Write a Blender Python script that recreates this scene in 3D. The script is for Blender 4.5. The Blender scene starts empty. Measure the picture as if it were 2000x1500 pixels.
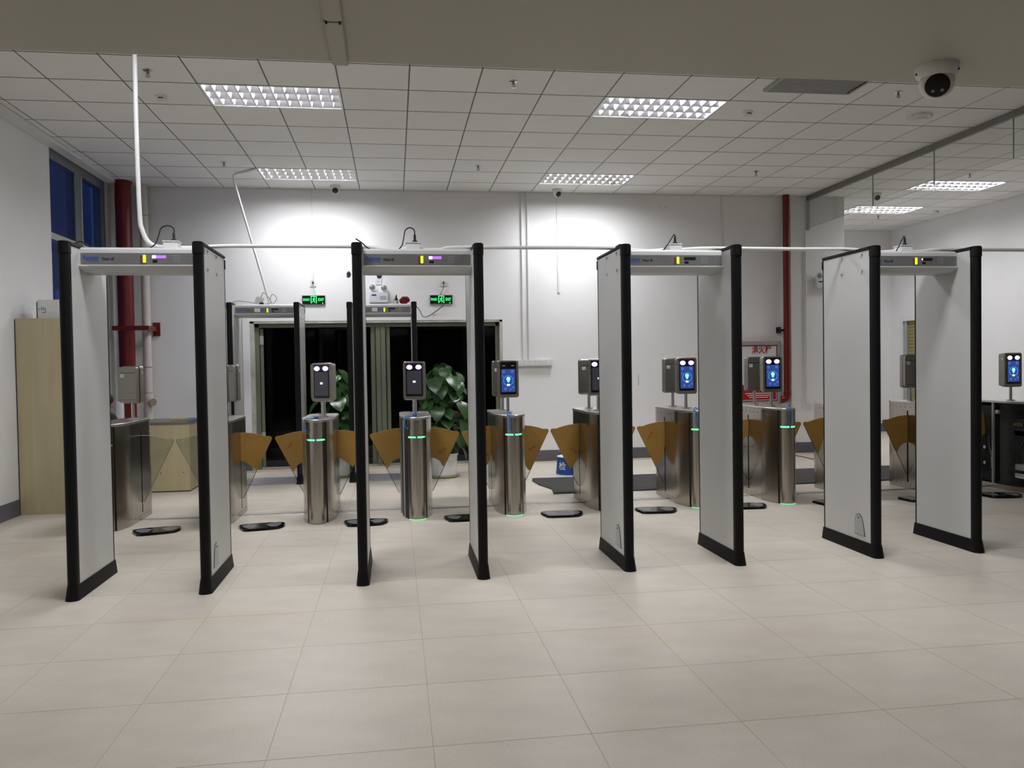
import bpy, bmesh, math, random
from mathutils import Vector, Matrix
random.seed(7)
SC = bpy.context.scene
COL = SC.collection

# ------------------------------------------------------------------ camera
CZ = 1.39
YAW, PITCH, ROLL = 0.142874639, -0.0234686101, -0.0156396214
FPX = 1590.31853
cy, sy = math.cos(YAW), math.sin(YAW)
cp, sp = math.cos(PITCH), math.sin(PITCH)
cr, sr = math.cos(ROLL), math.sin(ROLL)
fwd = Vector((sy*cp, cy*cp, sp)); right = Vector((cy, -sy, 0)); up = right.cross(fwd)
r2 = cr*right + sr*up; u2 = -sr*right + cr*up
cam_d = bpy.data.cameras.new('camera')
cam_d.sensor_fit = 'HORIZONTAL'; cam_d.sensor_width = 36.0; cam_d.lens = 36.0*FPX/2000.0
cam_d.clip_start = 0.05; cam_d.clip_end = 200
cam = bpy.data.objects.new('camera', cam_d); COL.objects.link(cam)
m = Matrix.Identity(4)
for i in range(3):
    m[i][0] = r2[i]; m[i][1] = u2[i]; m[i][2] = -fwd[i]
m[2][3] = CZ
cam.matrix_world = m
SC.camera = cam

# ------------------------------------------------------------------ world: blue dusk outside
wld = bpy.data.worlds.new('dusk'); SC.world = wld; wld.use_nodes = True
bg = wld.node_tree.nodes['Background']
bg.inputs['Color'].default_value = (0.031, 0.054, 0.140, 1); bg.inputs['Strength'].default_value = 1.0

SC.view_settings.view_transform = 'Standard'; SC.view_settings.look = 'None'
SC.view_settings.gamma = 1.0; SC.view_settings.exposure = 0.25
SC.view_settings.use_curve_mapping = False
SC.cycles.adaptive_threshold = 0.06
SC.cycles.max_bounces = 7; SC.cycles.glossy_bounces = 3; SC.cycles.diffuse_bounces = 4; SC.cycles.transparent_max_bounces = 16
SC.cycles.caustics_reflective = False; SC.cycles.caustics_refractive = False
LAMP_W = 26.5        # power of one ceiling louvre lamp
TUBE = 60.0           # brightness of the visible fluorescent tubes

ZC = 3.845           # ceiling
YB = 11.5            # back wall
XL, XR = -3.64, 9.45 # left and right walls
YE = 14.45           # end wall of the recess

# ------------------------------------------------------------------ materials
def lin(c):
    c = c/255.0
    return c/12.92 if c <= 0.04045 else ((c+0.055)/1.055)**2.4
def rgb(r, g, b): return (lin(r), lin(g), lin(b), 1)
MATS = {}
def mat(name, color, rough=0.5, metal=0.0, spec=0.5, emit=None, estr=0.0, var=0.0, scale=8.0, bump=0.0,
        stretch=(1, 1, 1), coat=0.0, rand=0.0, bscale=None):
    M = bpy.data.materials.new(name); M.use_nodes = True
    nt = M.node_tree; N = nt.nodes; L = nt.links
    b = N['Principled BSDF']
    b.inputs['Base Color'].default_value = color
    b.inputs['Roughness'].default_value = rough
    b.inputs['Metallic'].default_value = metal
    b.inputs['Specular IOR Level'].default_value = spec
    b.inputs['Coat Weight'].default_value = coat
    if emit:
        b.inputs['Emission Color'].default_value = emit
        b.inputs['Emission Strength'].default_value = estr
    if var > 0 or bump > 0 or rand > 0:
        tc = N.new('ShaderNodeTexCoord'); mp = N.new('ShaderNodeMapping')
        mp.inputs['Scale'].default_value = stretch
        L.new(tc.outputs['Object'], mp.inputs['Vector'])
        nz = N.new('ShaderNodeTexNoise'); nz.inputs['Scale'].default_value = scale; nz.inputs['Detail'].default_value = 5
        L.new(mp.outputs['Vector'], nz.inputs['Vector'])
        out = None
        if var > 0:
            rmp = N.new('ShaderNodeMapRange')
            rmp.inputs['To Min'].default_value = 1-var; rmp.inputs['To Max'].default_value = 1+var
            rmp.inputs['From Min'].default_value = 0.25; rmp.inputs['From Max'].default_value = 0.75
            L.new(nz.outputs['Fac'], rmp.inputs['Value']); out = rmp.outputs['Result']
        if rand > 0:
            oi = N.new('ShaderNodeObjectInfo'); r3 = N.new('ShaderNodeMapRange')
            r3.inputs['To Min'].default_value = 1-rand; r3.inputs['To Max'].default_value = 1+rand
            L.new(oi.outputs['Random'], r3.inputs['Value'])
            if out is None: out = r3.outputs['Result']
            else:
                mu = N.new('ShaderNodeMath'); mu.operation = 'MULTIPLY'
                L.new(out, mu.inputs[0]); L.new(r3.outputs['Result'], mu.inputs[1]); out = mu.outputs[0]
        if out is not None:
            vm = N.new('ShaderNodeVectorMath'); vm.operation = 'SCALE'
            vm.inputs[0].default_value = color[:3]
            L.new(out, vm.inputs['Scale']); L.new(vm.outputs[0], b.inputs['Base Color'])
        if bump > 0:
            bp = N.new('ShaderNodeBump'); bp.inputs['Strength'].default_value = bump; bp.inputs['Distance'].default_value = 0.01
            if bscale:
                n2 = N.new('ShaderNodeTexNoise'); n2.inputs['Scale'].default_value = bscale
                L.new(mp.outputs['Vector'], n2.inputs['Vector']); L.new(n2.outputs['Fac'], bp.inputs['Height'])
            else: L.new(nz.outputs['Fac'], bp.inputs['Height'])
            L.new(bp.outputs['Normal'], b.inputs['Normal'])
    MATS[name] = M
    return M
def glassmat(name, tint, gloss, rough=0.0):
    M = bpy.data.materials.new(name); M.use_nodes = True
    nt = M.node_tree; N = nt.nodes; L = nt.links; N.clear()
    o = N.new('ShaderNodeOutputMaterial'); t = N.new('ShaderNodeBsdfTransparent'); g = N.new('ShaderNodeBsdfGlossy')
    t.inputs['Color'].default_value = tint; g.inputs['Roughness'].default_value = rough
    lw = N.new('ShaderNodeLayerWeight'); lw.inputs['Blend'].default_value = 0.15
    mr = N.new('ShaderNodeMapRange'); mr.inputs['To Min'].default_value = gloss; mr.inputs['To Max'].default_value = min(1, gloss*8)
    L.new(lw.outputs['Fresnel'], mr.inputs['Value'])
    mx = N.new('ShaderNodeMixShader'); L.new(mr.outputs['Result'], mx.inputs[0])
    L.new(t.outputs[0], mx.inputs[1]); L.new(g.outputs[0], mx.inputs[2]); L.new(mx.outputs[0], o.inputs['Surface'])
    MATS[name] = M
    return M
mat('wall', (0.85, 0.845, 0.845, 1), 0.75, var=0.03, scale=1.3, bump=0.03, bscale=90)
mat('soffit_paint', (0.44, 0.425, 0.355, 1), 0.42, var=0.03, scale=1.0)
mat('tile_ceiling', (0.86, 0.855, 0.83, 1), 0.8, var=0.02, scale=3, bump=0.15, bscale=160, rand=0.02)
mat('plenum', (0.13, 0.13, 0.13, 1), 0.9, var=0.05)
mat('tile_floor', (0.675, 0.62, 0.535, 1), 0.38, spec=0.35, var=0.07, scale=3.0, bump=0.04, bscale=60, rand=0.022, stretch=(1, 2.2, 1))
mat('grout', (0.50, 0.43, 0.33, 1), 0.9, var=0.2, scale=2)
mat('baseboard', rgb(98, 98, 104), 0.6, var=0.05)
mat('white_plastic', (0.78, 0.78, 0.77, 1), 0.45, var=0.01)
mat('white_gloss', (0.8, 0.8, 0.8, 1), 0.25, var=0.01)
mat('black_rubber', (0.007, 0.007, 0.008, 1), 0.5, spec=0.18, var=0.1)
mat('black_gloss', (0.008, 0.008, 0.009, 1), 0.12, var=0.05)
mat('black_matte', (0.01, 0.01, 0.01, 1), 0.8, var=0.1)
mat('gate_panel', (0.60, 0.60, 0.585, 1), 0.4, var=0.015, scale=2, bump=0.02, bscale=250)
mat('gate_bar', (0.58, 0.58, 0.58, 1), 0.35, var=0.01)
mat('gate_strip', (0.19, 0.19, 0.19, 1), 0.4, var=0.03)
mat('plate_grey', (0.45, 0.46, 0.47, 1), 0.35, metal=0.3, var=0.03)
mat('steel', (0.44, 0.405, 0.36, 1), 0.23, metal=1.0, var=0.055, scale=5, stretch=(26, 26, 0.15), bump=0.02)
mat('steel_top', (0.58, 0.56, 0.53, 1), 0.33, metal=1.0, var=0.05, scale=20)
mat('chrome', (0.6, 0.6, 0.6, 1), 0.18, metal=1.0, var=0.03)
mat('terminal_shell', (0.29, 0.27, 0.24, 1), 0.34, metal=0.85, var=0.05, scale=6, stretch=(1, 1, 8))
mat('core_dark', (0.015, 0.015, 0.016, 1), 0.6, var=0.1)
mat('film', rgb(166, 126, 58), 0.42, var=0.10, scale=4, bump=0.05, bscale=18)
mat('film_edge', rgb(190, 170, 120), 0.5, var=0.05)
mat('red_print', rgb(150, 30, 20), 0.6, var=0.1)
mat('sticker', (0.75, 0.75, 0.74, 1), 0.5, var=0.03)
mat('sticker_mark', (0.3, 0.3, 0.32, 1), 0.5, var=0.1)
mat('green_led', (0.02, 0.3, 0.08, 1), 0.4, emit=(0.10, 1.0, 0.28, 1), estr=2.2, var=0.01)
mat('green_sign', (0.02, 0.3, 0.08, 1), 0.4, emit=(0.06, 1.0, 0.24, 1), estr=1.25, var=0.01)
mat('yellow_led', (0.3, 0.35, 0.02, 1), 0.4, emit=(0.62, 1.0, 0.02, 1), estr=1.2, var=0.01)
mat('red_led', (0.16, 0.02, 0.01, 1), 0.4, emit=(0.5, 0.06, 0.02, 1), estr=0.12, var=0.05)
mat('red_dot', (0.3, 0.02, 0.01, 1), 0.4, emit=(1, 0.05, 0.03, 1), estr=2, var=0.05)
mat('violet_screen', (0.2, 0.1, 0.3, 1), 0.3, emit=(0.42, 0.16, 0.95, 1), estr=1.0, var=0.01)
mat('violet_bright', (0.5, 0.4, 0.6, 1), 0.3, emit=(0.9, 0.75, 1.0, 1), estr=1.3, var=0.01)
mat('flood_led', (0.8, 0.7, 0.9, 1), 0.3, emit=(0.80, 0.62, 1.0, 1), estr=6.0, var=0.01)
mat('screen_blue', (0.01, 0.02, 0.06, 1), 0.2, emit=(0.035, 0.075, 0.30, 1), estr=0.65, var=0.25, scale=22)
mat('screen_blob', (0.01, 0.03, 0.06, 1), 0.2, emit=(0.05, 0.13, 0.5, 1), estr=0.9, var=0.05)
mat('screen_ring', (0.02, 0.05, 0.1, 1), 0.2, emit=(0.10, 0.42, 0.95, 1), estr=1.0, var=0.05)
mat('screen_head', (0.1, 0.3, 0.4, 1), 0.2, emit=(0.25, 0.70, 1.0, 1), estr=1.2, var=0.05)
mat('screen_label', (0.6, 0.6, 0.6, 1), 0.3, emit=(0.9, 0.9, 0.9, 1), estr=0.8, var=0.02)
mat('screen_dark', (0.015, 0.015, 0.018, 1), 0.16, emit=(0.035, 0.035, 0.045, 1), estr=0.6, var=0.05)
mat('lcd_dark', (0.012, 0.013, 0.025, 1), 0.2, var=0.05)
mat('ir_dark', (0.02, 0.004, 0.006, 1), 0.25, var=0.05)
mat('logo_blue', rgb(50, 100, 190), 0.5, var=0.02)
mat('ink_dark', (0.03, 0.03, 0.032, 1), 0.6, var=0.05)
mat('red_paint', rgb(104, 14, 12), 0.35, var=0.06, scale=3)
mat('red_board', rgb(160, 20, 26), 0.45, var=0.04)
mat('pvc', (0.66, 0.62, 0.58, 1), 0.5, var=0.05, scale=6)
mat('pvc_white', (0.80, 0.80, 0.79, 1), 0.4, var=0.015)
mat('rust', (0.3, 0.23, 0.16, 1), 0.8, var=0.2)
mat('wood', rgb(196, 183, 148), 0.5, var=0.10, scale=3.0, stretch=(5, 5, 0.35), bump=0.02)
mat('wood_edge', rgb(60, 54, 48), 0.6, var=0.1)
mat('desk_top', rgb(120, 118, 114), 0.45, var=0.05)
mat('alu_green', rgb(118, 122, 104), 0.45, metal=0.25, var=0.03)
mat('plaster', (0.52, 0.51, 0.46, 1), 0.9, var=0.22, scale=9, bump=0.5, bscale=20)
mat('win_frame', rgb(118, 124, 126), 0.5, metal=0.1, var=0.03)
mat('win_frame_light', rgb(186, 190, 188), 0.5, var=0.02)
mat('asphalt', (0.008, 0.008, 0.009, 1), 0.95, var=0.2)
mat('facade', (0.36, 0.38, 0.42, 1), 0.9, var=0.15, scale=0.4)
mat('facade_light', (0.75, 0.78, 0.85, 1), 0.8, var=0.1)
mat('carpet', (0.055, 0.053, 0.05, 1), 0.95, var=0.35, scale=60, bump=0.6, bscale=220)
mat('blue_paint', rgb(30, 72, 150), 0.4, var=0.03)
mat('leaf', rgb(38, 76, 28), 0.34, var=0.28, scale=7, rand=0.35)
mat('stem', rgb(70, 60, 36), 0.8, var=0.2)
mat('soil', (0.03, 0.02, 0.015, 1), 0.95, var=0.3)
mat('saucer', rgb(190, 180, 140), 0.5, var=0.05)
mat('blue_strap', rgb(60, 120, 200), 0.45, var=0.05)
mat('shutter', rgb(146, 138, 92), 0.5, var=0.05)
mat('lamp_white', (0.85, 0.85, 0.86, 1), 0.35, var=0.01)
mat('lamp_mirror', (0.72, 0.72, 0.75, 1), 0.32, metal=1.0, var=0.02)
mat('tube', (0.8, 0.8, 0.8, 1), 0.4, emit=(0.93, 0.94, 1.0, 1), estr=TUBE, var=0.005)
mat('vent_grey', (0.42, 0.42, 0.41, 1), 0.6, var=0.05)
mat('rail_grey', (0.26, 0.25, 0.235, 1), 0.45, metal=0.5, var=0.08)
mat('emerg_box', (0.66, 0.70, 0.76, 1), 0.4, var=0.02)
mat('lens_grey', (0.42, 0.43, 0.42, 1), 0.2, metal=0.6, var=0.2, scale=40)
mat('skin', rgb(170, 120, 92), 0.5, var=0.04)
mat('hair', (0.008, 0.007, 0.007, 1), 0.4, var=0.2)
mat('clothes_black', (0.012, 0.012, 0.014, 1), 0.85, var=0.15)
mat('seat_grey', (0.2, 0.2, 0.21, 1), 0.6, var=0.05)
mat('paper_blue', rgb(80, 140, 200), 0.6, var=0.03)
mat('paper_tan', rgb(190, 170, 120), 0.6, var=0.05)
mat('red_wire', rgb(120, 20, 24), 0.4, var=0.05)
mat('circuit', (0.05, 0.055, 0.05, 1), 0.5, var=0.5, scale=40)
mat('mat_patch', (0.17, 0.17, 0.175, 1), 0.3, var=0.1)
glassmat('door_glass', (0.55, 0.57, 0.57, 1), 0.012)
glassmat('window_glass', (0.75, 0.8, 0.95, 1), 0.012)
glassmat('acrylic', (0.86, 0.88, 0.87, 1), 0.03)
glassmat('curtain_glass', (0.95, 0.955, 0.95, 1), 0.02)
mat('flood_halo', (0.3, 0.2, 0.5, 1), 0.3, emit=(0.36, 0.20, 0.95, 1), estr=1.1, var=0.01)
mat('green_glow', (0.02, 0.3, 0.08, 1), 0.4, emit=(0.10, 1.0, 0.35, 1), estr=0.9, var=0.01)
mat('grid_shadow_gap', (0.12, 0.12, 0.115, 1), 0.6, var=0.05)  # dark colour stands in for shade in the gaps between ceiling tiles

# fine pits, specks and faint warm stains in the stone floor tiles
def speckle(M):
    nt = M.node_tree; N = nt.nodes; L = nt.links; b = N['Principled BSDF']
    src = b.inputs['Base Color'].links[0].from_socket
    ge = N.new('ShaderNodeNewGeometry')
    vo = N.new('ShaderNodeTexVoronoi'); vo.inputs['Scale'].default_value = 26
    L.new(ge.outputs['Position'], vo.inputs['Vector'])
    rp = N.new('ShaderNodeMapRange'); rp.inputs['From Min'].default_value = 0.03; rp.inputs['From Max'].default_value = 0.075
    rp.inputs['To Min'].default_value = 0.62; rp.inputs['To Max'].default_value = 1.0
    L.new(vo.outputs['Distance'], rp.inputs['Value'])
    # keep only some of the cells speckled
    gt = N.new('ShaderNodeMath'); gt.operation = 'GREATER_THAN'; gt.inputs[1].default_value = 0.72
    sx = N.new('ShaderNodeSeparateColor'); L.new(vo.outputs['Color'], sx.inputs[0]); L.new(sx.outputs[0], gt.inputs[0])
    mx = N.new('ShaderNodeMix'); mx.data_type = 'FLOAT'; mx.inputs[2].default_value = 1.0
    L.new(gt.outputs[0], mx.inputs[0]); L.new(rp.outputs['Result'], mx.inputs[3])
    n1 = N.new('ShaderNodeTexNoise'); n1.inputs['Scale'].default_value = 110; n1.inputs['Detail'].default_value = 3
    L.new(ge.outputs['Position'], n1.inputs['Vector'])
    r1 = N.new('ShaderNodeMapRange'); r1.inputs['From Min'].default_value = 0.3; r1.inputs['From Max'].default_value = 0.7
    r1.inputs['To Min'].default_value = 0.94; r1.inputs['To Max'].default_value = 1.05
    L.new(n1.outputs['Fac'], r1.inputs['Value'])
    mu = N.new('ShaderNodeMath'); mu.operation = 'MULTIPLY'; L.new(mx.outputs[0], mu.inputs[0]); L.new(r1.outputs['Result'], mu.inputs[1])
    sc = N.new('ShaderNodeVectorMath'); sc.operation = 'SCALE'; L.new(src, sc.inputs[0]); L.new(mu.outputs[0], sc.inputs['Scale'])
    n2 = N.new('ShaderNodeTexNoise'); n2.inputs['Scale'].default_value = 0.9; n2.inputs['Detail'].default_value = 4
    mp = N.new('ShaderNodeMapping'); mp.inputs['Scale'].default_value = (0.6, 1.6, 1); L.new(ge.outputs['Position'], mp.inputs['Vector']); L.new(mp.outputs[0], n2.inputs['Vector'])
    r2_ = N.new('ShaderNodeMapRange'); r2_.inputs['From Min'].default_value = 0.55; r2_.inputs['From Max'].default_value = 0.75; r2_.inputs['To Max'].default_value = 0.55
    L.new(n2.outputs['Fac'], r2_.inputs['Value'])
    m3 = N.new('ShaderNodeMix'); m3.data_type = 'RGBA'; m3.blend_type = 'MULTIPLY'; m3.inputs[7].default_value = (0.93, 0.86, 0.74, 1)
    L.new(r2_.outputs['Result'], m3.inputs[0]); L.new(sc.outputs[0], m3.inputs[6]); L.new(m3.outputs[2], b.inputs['Base Color'])
speckle(MATS['tile_floor'])
# faint indicators need no light sampling of their own
for nm in ('yellow_led', 'red_led', 'red_dot', 'violet_screen', 'violet_bright', 'screen_blue', 'screen_blob', 'screen_ring', 'screen_head', 'screen_label', 'screen_dark', 'flood_halo', 'green_glow'):
    MATS[nm].cycles.emission_sampling = 'NONE'

# ------------------------------------------------------------------ mesh helpers
class MB:
    def __init__(s): s.v = []; s.f = []
    def add(s, vs, fs):
        o = len(s.v); s.v += [tuple(v) for v in vs]; s.f += [tuple(i+o for i in f) for f in fs]; return s
    def box(s, x0, x1, y0, y1, z0, z1):
        return s.add([(x0, y0, z0), (x1, y0, z0), (x1, y1, z0), (x0, y1, z0), (x0, y0, z1), (x1, y0, z1), (x1, y1, z1), (x0, y1, z1)],
                     [(3, 2, 1, 0), (4, 5, 6, 7), (0, 1, 5, 4), (1, 2, 6, 5), (2, 3, 7, 6), (3, 0, 4, 7)])
    def prism(s, poly, a, b, axis='z'):
        # poly CCW in the plane; axis z: (x,y); axis x: (y,z); axis y: (x,z)
        n = len(poly)
        def P(p, t):
            if axis == 'z': return (p[0], p[1], t)
            if axis == 'x': return (t, p[0], p[1])
            return (p[0], t, p[1])
        vs = [P(p, a) for p in poly]+[P(p, b) for p in poly]
        fs = [tuple(range(n-1, -1, -1)), tuple(range(n, 2*n))]+[(i, (i+1) % n, n+(i+1) % n, n+i) for i in range(n)]
        return s.add(vs, fs)
    def frustum(s, p0, p1, z0, z1):
        n = len(p0)
        vs = [(p[0], p[1], z0) for p in p0]+[(p[0], p[1], z1) for p in p1]
        return s.add(vs, [tuple(range(n-1, -1, -1)), tuple(range(n, 2*n))]+[(i, (i+1) % n, n+(i+1) % n, n+i) for i in range(n)])
    def cyl(s, p0, p1, r0, r1=None, n=14, cap=True):
        r1 = r0 if r1 is None else r1
        p0 = Vector(p0); p1 = Vector(p1); d = (p1-p0).normalized()
        a = d.orthogonal().normalized(); b = d.cross(a)
        vs = []
        for p, r in ((p0, r0), (p1, r1)):
            for i in range(n):
                t = 2*math.pi*i/n; vs.append(p+(a*math.cos(t)+b*math.sin(t))*r)
        fs = [(i, (i+1) % n, n+(i+1) % n, n+i) for i in range(n)]
        if cap: fs += [tuple(range(n-1, -1, -1)), tuple(range(n, 2*n))]
        return s.add(vs, fs)
    def tube(s, pts, r, n=8, closed=False):
        pts = [Vector(p) for p in pts]
        ref = None; rings = []
        for i, p in enumerate(pts):
            if i == 0: d = pts[1]-p
            elif i == len(pts)-1: d = p-pts[i-1]
            else: d = (pts[i+1]-p).normalized()+(p-pts[i-1]).normalized()
            d = d.normalized() if d.length > 1e-9 else Vector((0, 0, 1))
            if ref is None: ref = d.orthogonal().normalized()
            ref = (ref-d*ref.dot(d)).normalized()
            b = d.cross(ref)
            rr = r[i] if isinstance(r, (list, tuple)) else r
            rings.append([p+(ref*math.cos(2*math.pi*k/n)+b*math.sin(2*math.pi*k/n))*rr for k in range(n)])
        vs = [v for rg in rings for v in rg]; fs = []
        for i in range(len(rings)-1):
            for k in range(n): fs.append((i*n+k, i*n+(k+1) % n, (i+1)*n+(k+1) % n, (i+1)*n+k))
        fs += [tuple(range(n-1, -1, -1)), tuple(range((len(rings)-1)*n, len(rings)*n))]
        return s.add(vs, fs)
    def lathe(s, prof, c=(0, 0, 0), n=24, axis='z'):
        vs = []; fs = []
        for r, z in prof:
            for i in range(n):
                t = 2*math.pi*i/n
                q = (r*math.cos(t), r*math.sin(t), z)
                if axis == 'y': q = (q[0], q[2], q[1])
                if axis == 'x': q = (q[2], q[0], q[1])
                vs.append((c[0]+q[0], c[1]+q[1], c[2]+q[2]))
        for j in range(len(prof)-1):
            for i in range(n): fs.append((j*n+i, j*n+(i+1) % n, (j+1)*n+(i+1) % n, (j+1)*n+i))
        fs.append(tuple(range(n-1, -1, -1))); fs.append(tuple(range((len(prof)-1)*n, len(prof)*n)))
        return s.add(vs, fs)
    def shell(s, pts, t, z0, z1):
        # thin upright skin along an open outline of (x,y), thickness t towards the left of travel
        n = len(pts); inn = []
        for i in range(n):
            a = Vector(pts[max(0, i-1)]); b = Vector(pts[min(n-1, i+1)]); d = (b-a).normalized()
            inn.append((pts[i][0]-d.y*t, pts[i][1]+d.x*t))
        for i in range(n-1):
            q = [pts[i], pts[i+1], inn[i+1], inn[i]]
            vs = [(x, y, z0) for x, y in q]+[(x, y, z1) for x, y in q]
            fs = [(3, 2, 1, 0), (4, 5, 6, 7), (0, 1, 5, 4), (2, 3, 7, 6)]
            if i == 0: fs.append((3, 0, 4, 7))
            if i == n-2: fs.append((1, 2, 6, 5))
            s.add(vs, fs)
        return s
    def mesh(s, name, smooth=False, bevel=0, seg=2, fix=True):
        me = bpy.data.meshes.new(name); me.from_pydata(s.v, [], s.f)
        bm = bmesh.new(); bm.from_mesh(me)
        if smooth: bmesh.ops.remove_doubles(bm, verts=bm.verts, dist=1e-5)
        if fix: bmesh.ops.recalc_face_normals(bm, faces=bm.faces)
        if bevel:
            es = [e for e in bm.edges if len(e.link_faces) == 2 and e.calc_face_angle(0) > 0.6]
            bmesh.ops.bevel(bm, geom=es, offset=bevel, segments=seg, affect='EDGES', clamp_overlap=True)
        if smooth or bevel:
            for f in bm.faces: f.smooth = True
            for e in bm.edges:
                if len(e.link_faces) == 2 and e.calc_face_angle(0) > math.radians(38): e.smooth = False
        bm.to_mesh(me); bm.free()
        return me
    def build(s, name, mt, parent=None, smooth=False, bevel=0, seg=2, loc=None, fix=True):
        return obj(name, s.mesh(name, smooth, bevel, seg, fix), mt, parent, loc)
def obj(name, me, mt=None, parent=None, loc=None, rotz=None):
    o = bpy.data.objects.new(name, me); COL.objects.link(o)
    if mt and len(me.materials) == 0: me.materials.append(MATS[mt])
    if parent: o.parent = parent
    if loc: o.location = loc
    if rotz is not None: o.rotation_euler[2] = rotz
    return o
def empty(name, loc=(0, 0, 0), rotz=0.0):
    o = bpy.data.objects.new(name, None); COL.objects.link(o); o.location = loc; o.rotation_euler[2] = rotz
    o.empty_display_size = 0.1
    return o
def tag(o, label=None, cat=None, group=None, kind=None):
    if label: o['label'] = label
    if cat: o['category'] = cat
    if group: o['group'] = group
    if kind: o['kind'] = kind
    return o
def thing(name, label, cat, loc=(0, 0, 0), rotz=0.0, group=None):
    return tag(empty(name, loc, rotz), label, cat, group)
def struct(o, label=None):
    o['kind'] = 'structure'
    if label: o['label'] = label
    return o
def copy_tree(o, parent=None):
    c = o.copy(); COL.objects.link(c); c.parent = parent
    for ch in list(o.children): copy_tree(ch, c)
    return c
def rrect(w, h, r, n=4, cx=0, cy=0):
    pts = []
    for sx, sy, a0 in ((1, -1, -90), (1, 1, 0), (-1, 1, 90), (-1, -1, 180)):
        for i in range(n+1):
            a = math.radians(a0+90*i/n)
            pts.append((cx+sx*(w/2-r)+r*math.cos(a), cy+sy*(h/2-r)+r*math.sin(a)))
    return pts
def circle(r, n=20, cx=0, cy=0, sy=1.0):
    return [(cx+r*math.cos(2*math.pi*i/n), cy+sy*r*math.sin(2*math.pi*i/n)) for i in range(n)]
_tm = {}
def text_mesh(body, size, depth=0.0006, shear=0.0, bold=0.0):
    k = (body, size, depth, shear, bold)
    if k in _tm: return _tm[k].copy()
    cu = bpy.data.curves.new('lettering', 'FONT'); cu.body = body; cu.size = size
    cu.align_x = 'CENTER'; cu.align_y = 'CENTER'; cu.extrude = depth; cu.shear = shear; cu.offset = bold; cu.resolution_u = 3
    o = bpy.data.objects.new('lettering', cu); COL.objects.link(o)
    bpy.context.view_layer.update()
    me = bpy.data.meshes.new_from_object(o.evaluated_get(bpy.context.evaluated_depsgraph_get()))
    bpy.data.objects.remove(o); bpy.data.curves.remove(cu)
    _tm[k] = me
    return me.copy()
def text(name, body, size, mt, parent, loc, shear=0.0, width=None, bold=0.0):
    me = text_mesh(body, size, shear=shear, bold=bold)
    if width and len(me.vertices):
        xs = [v.co.x for v in me.vertices]; k = width/(max(xs)-min(xs)); c = (max(xs)+min(xs))/2
        for v in me.vertices: v.co.x = (v.co.x-c)*k
    me.materials.clear()
    o = obj(name, me, mt, parent, loc); o.rotation_euler = (math.pi/2, 0, 0)   # faces -y
    return o
def arc(c, r, a0, a1, n=6):
    return [(c[0]+r*math.cos(math.radians(a0+(a1-a0)*i/n)), c[1]+r*math.sin(math.radians(a0+(a1-a0)*i/n))) for i in range(n+1)]
def bez(pts, n=8):
    # Catmull-Rom through points
    P = [Vector(p) for p in pts]; out = []
    for i in range(len(P)-1):
        p0 = P[max(0, i-1)]; p1 = P[i]; p2 = P[i+1]; p3 = P[min(len(P)-1, i+2)]
        for k in range(n):
            t = k/n
            out.append(0.5*((2*p1)+(p2-p0)*t+(2*p0-5*p1+4*p2-p3)*t*t+(3*p1-p0-3*p2+p3)*t**3))
    out.append(P[-1]); return out

# ================================================================== STRUCTURE
# ---- floor: bedding slab and tiles
fl = struct(MB().box(XL-0.2, XR+0.2, -3.2, YE+0.2, -0.12, -0.0007).build('floor', 'grout'), 'pale beige stone tile floor')
P = 0.5925; FX0, FY0 = 0.114, 3.55
tme = MB().box(0.0014, P-0.0014, 0.0014, P-0.0014, -0.012, 0.0).mesh('floor_tile')
tme.materials.append(MATS['tile_floor'])
cells = []
for i in range(-8, 18):
    for j in range(-12, 20):
        x = FX0+i*P; y = FY0+j*P
        if x+P < XL or x > XR or y+P < -3 or y > YE: continue
        if y+P > YB+0.02 and x < 6.6: continue
        xm, ym = x+P/2, y+P/2
        seen = ym > 2.4 and xm > -0.52*ym-0.5 and xm < 0.80*ym+0.5
        cells.append((0 if seen else 1, ym, x, y))
cells.sort()
rest = MB(); cnt = 0
for un, ym, x, y in cells:
    if not un and cnt < 290:
        o = obj('floor_tile', tme, None, fl, (x, y, 0)); cnt += 1
    else:
        rest.box(x+0.0018, x+P-0.0018, y+0.0018, y+P-0.0018, -0.012, 0.0)
tag(rest.build('floor_tile_remainder', 'tile_floor', fl), kind='stuff')

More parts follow.
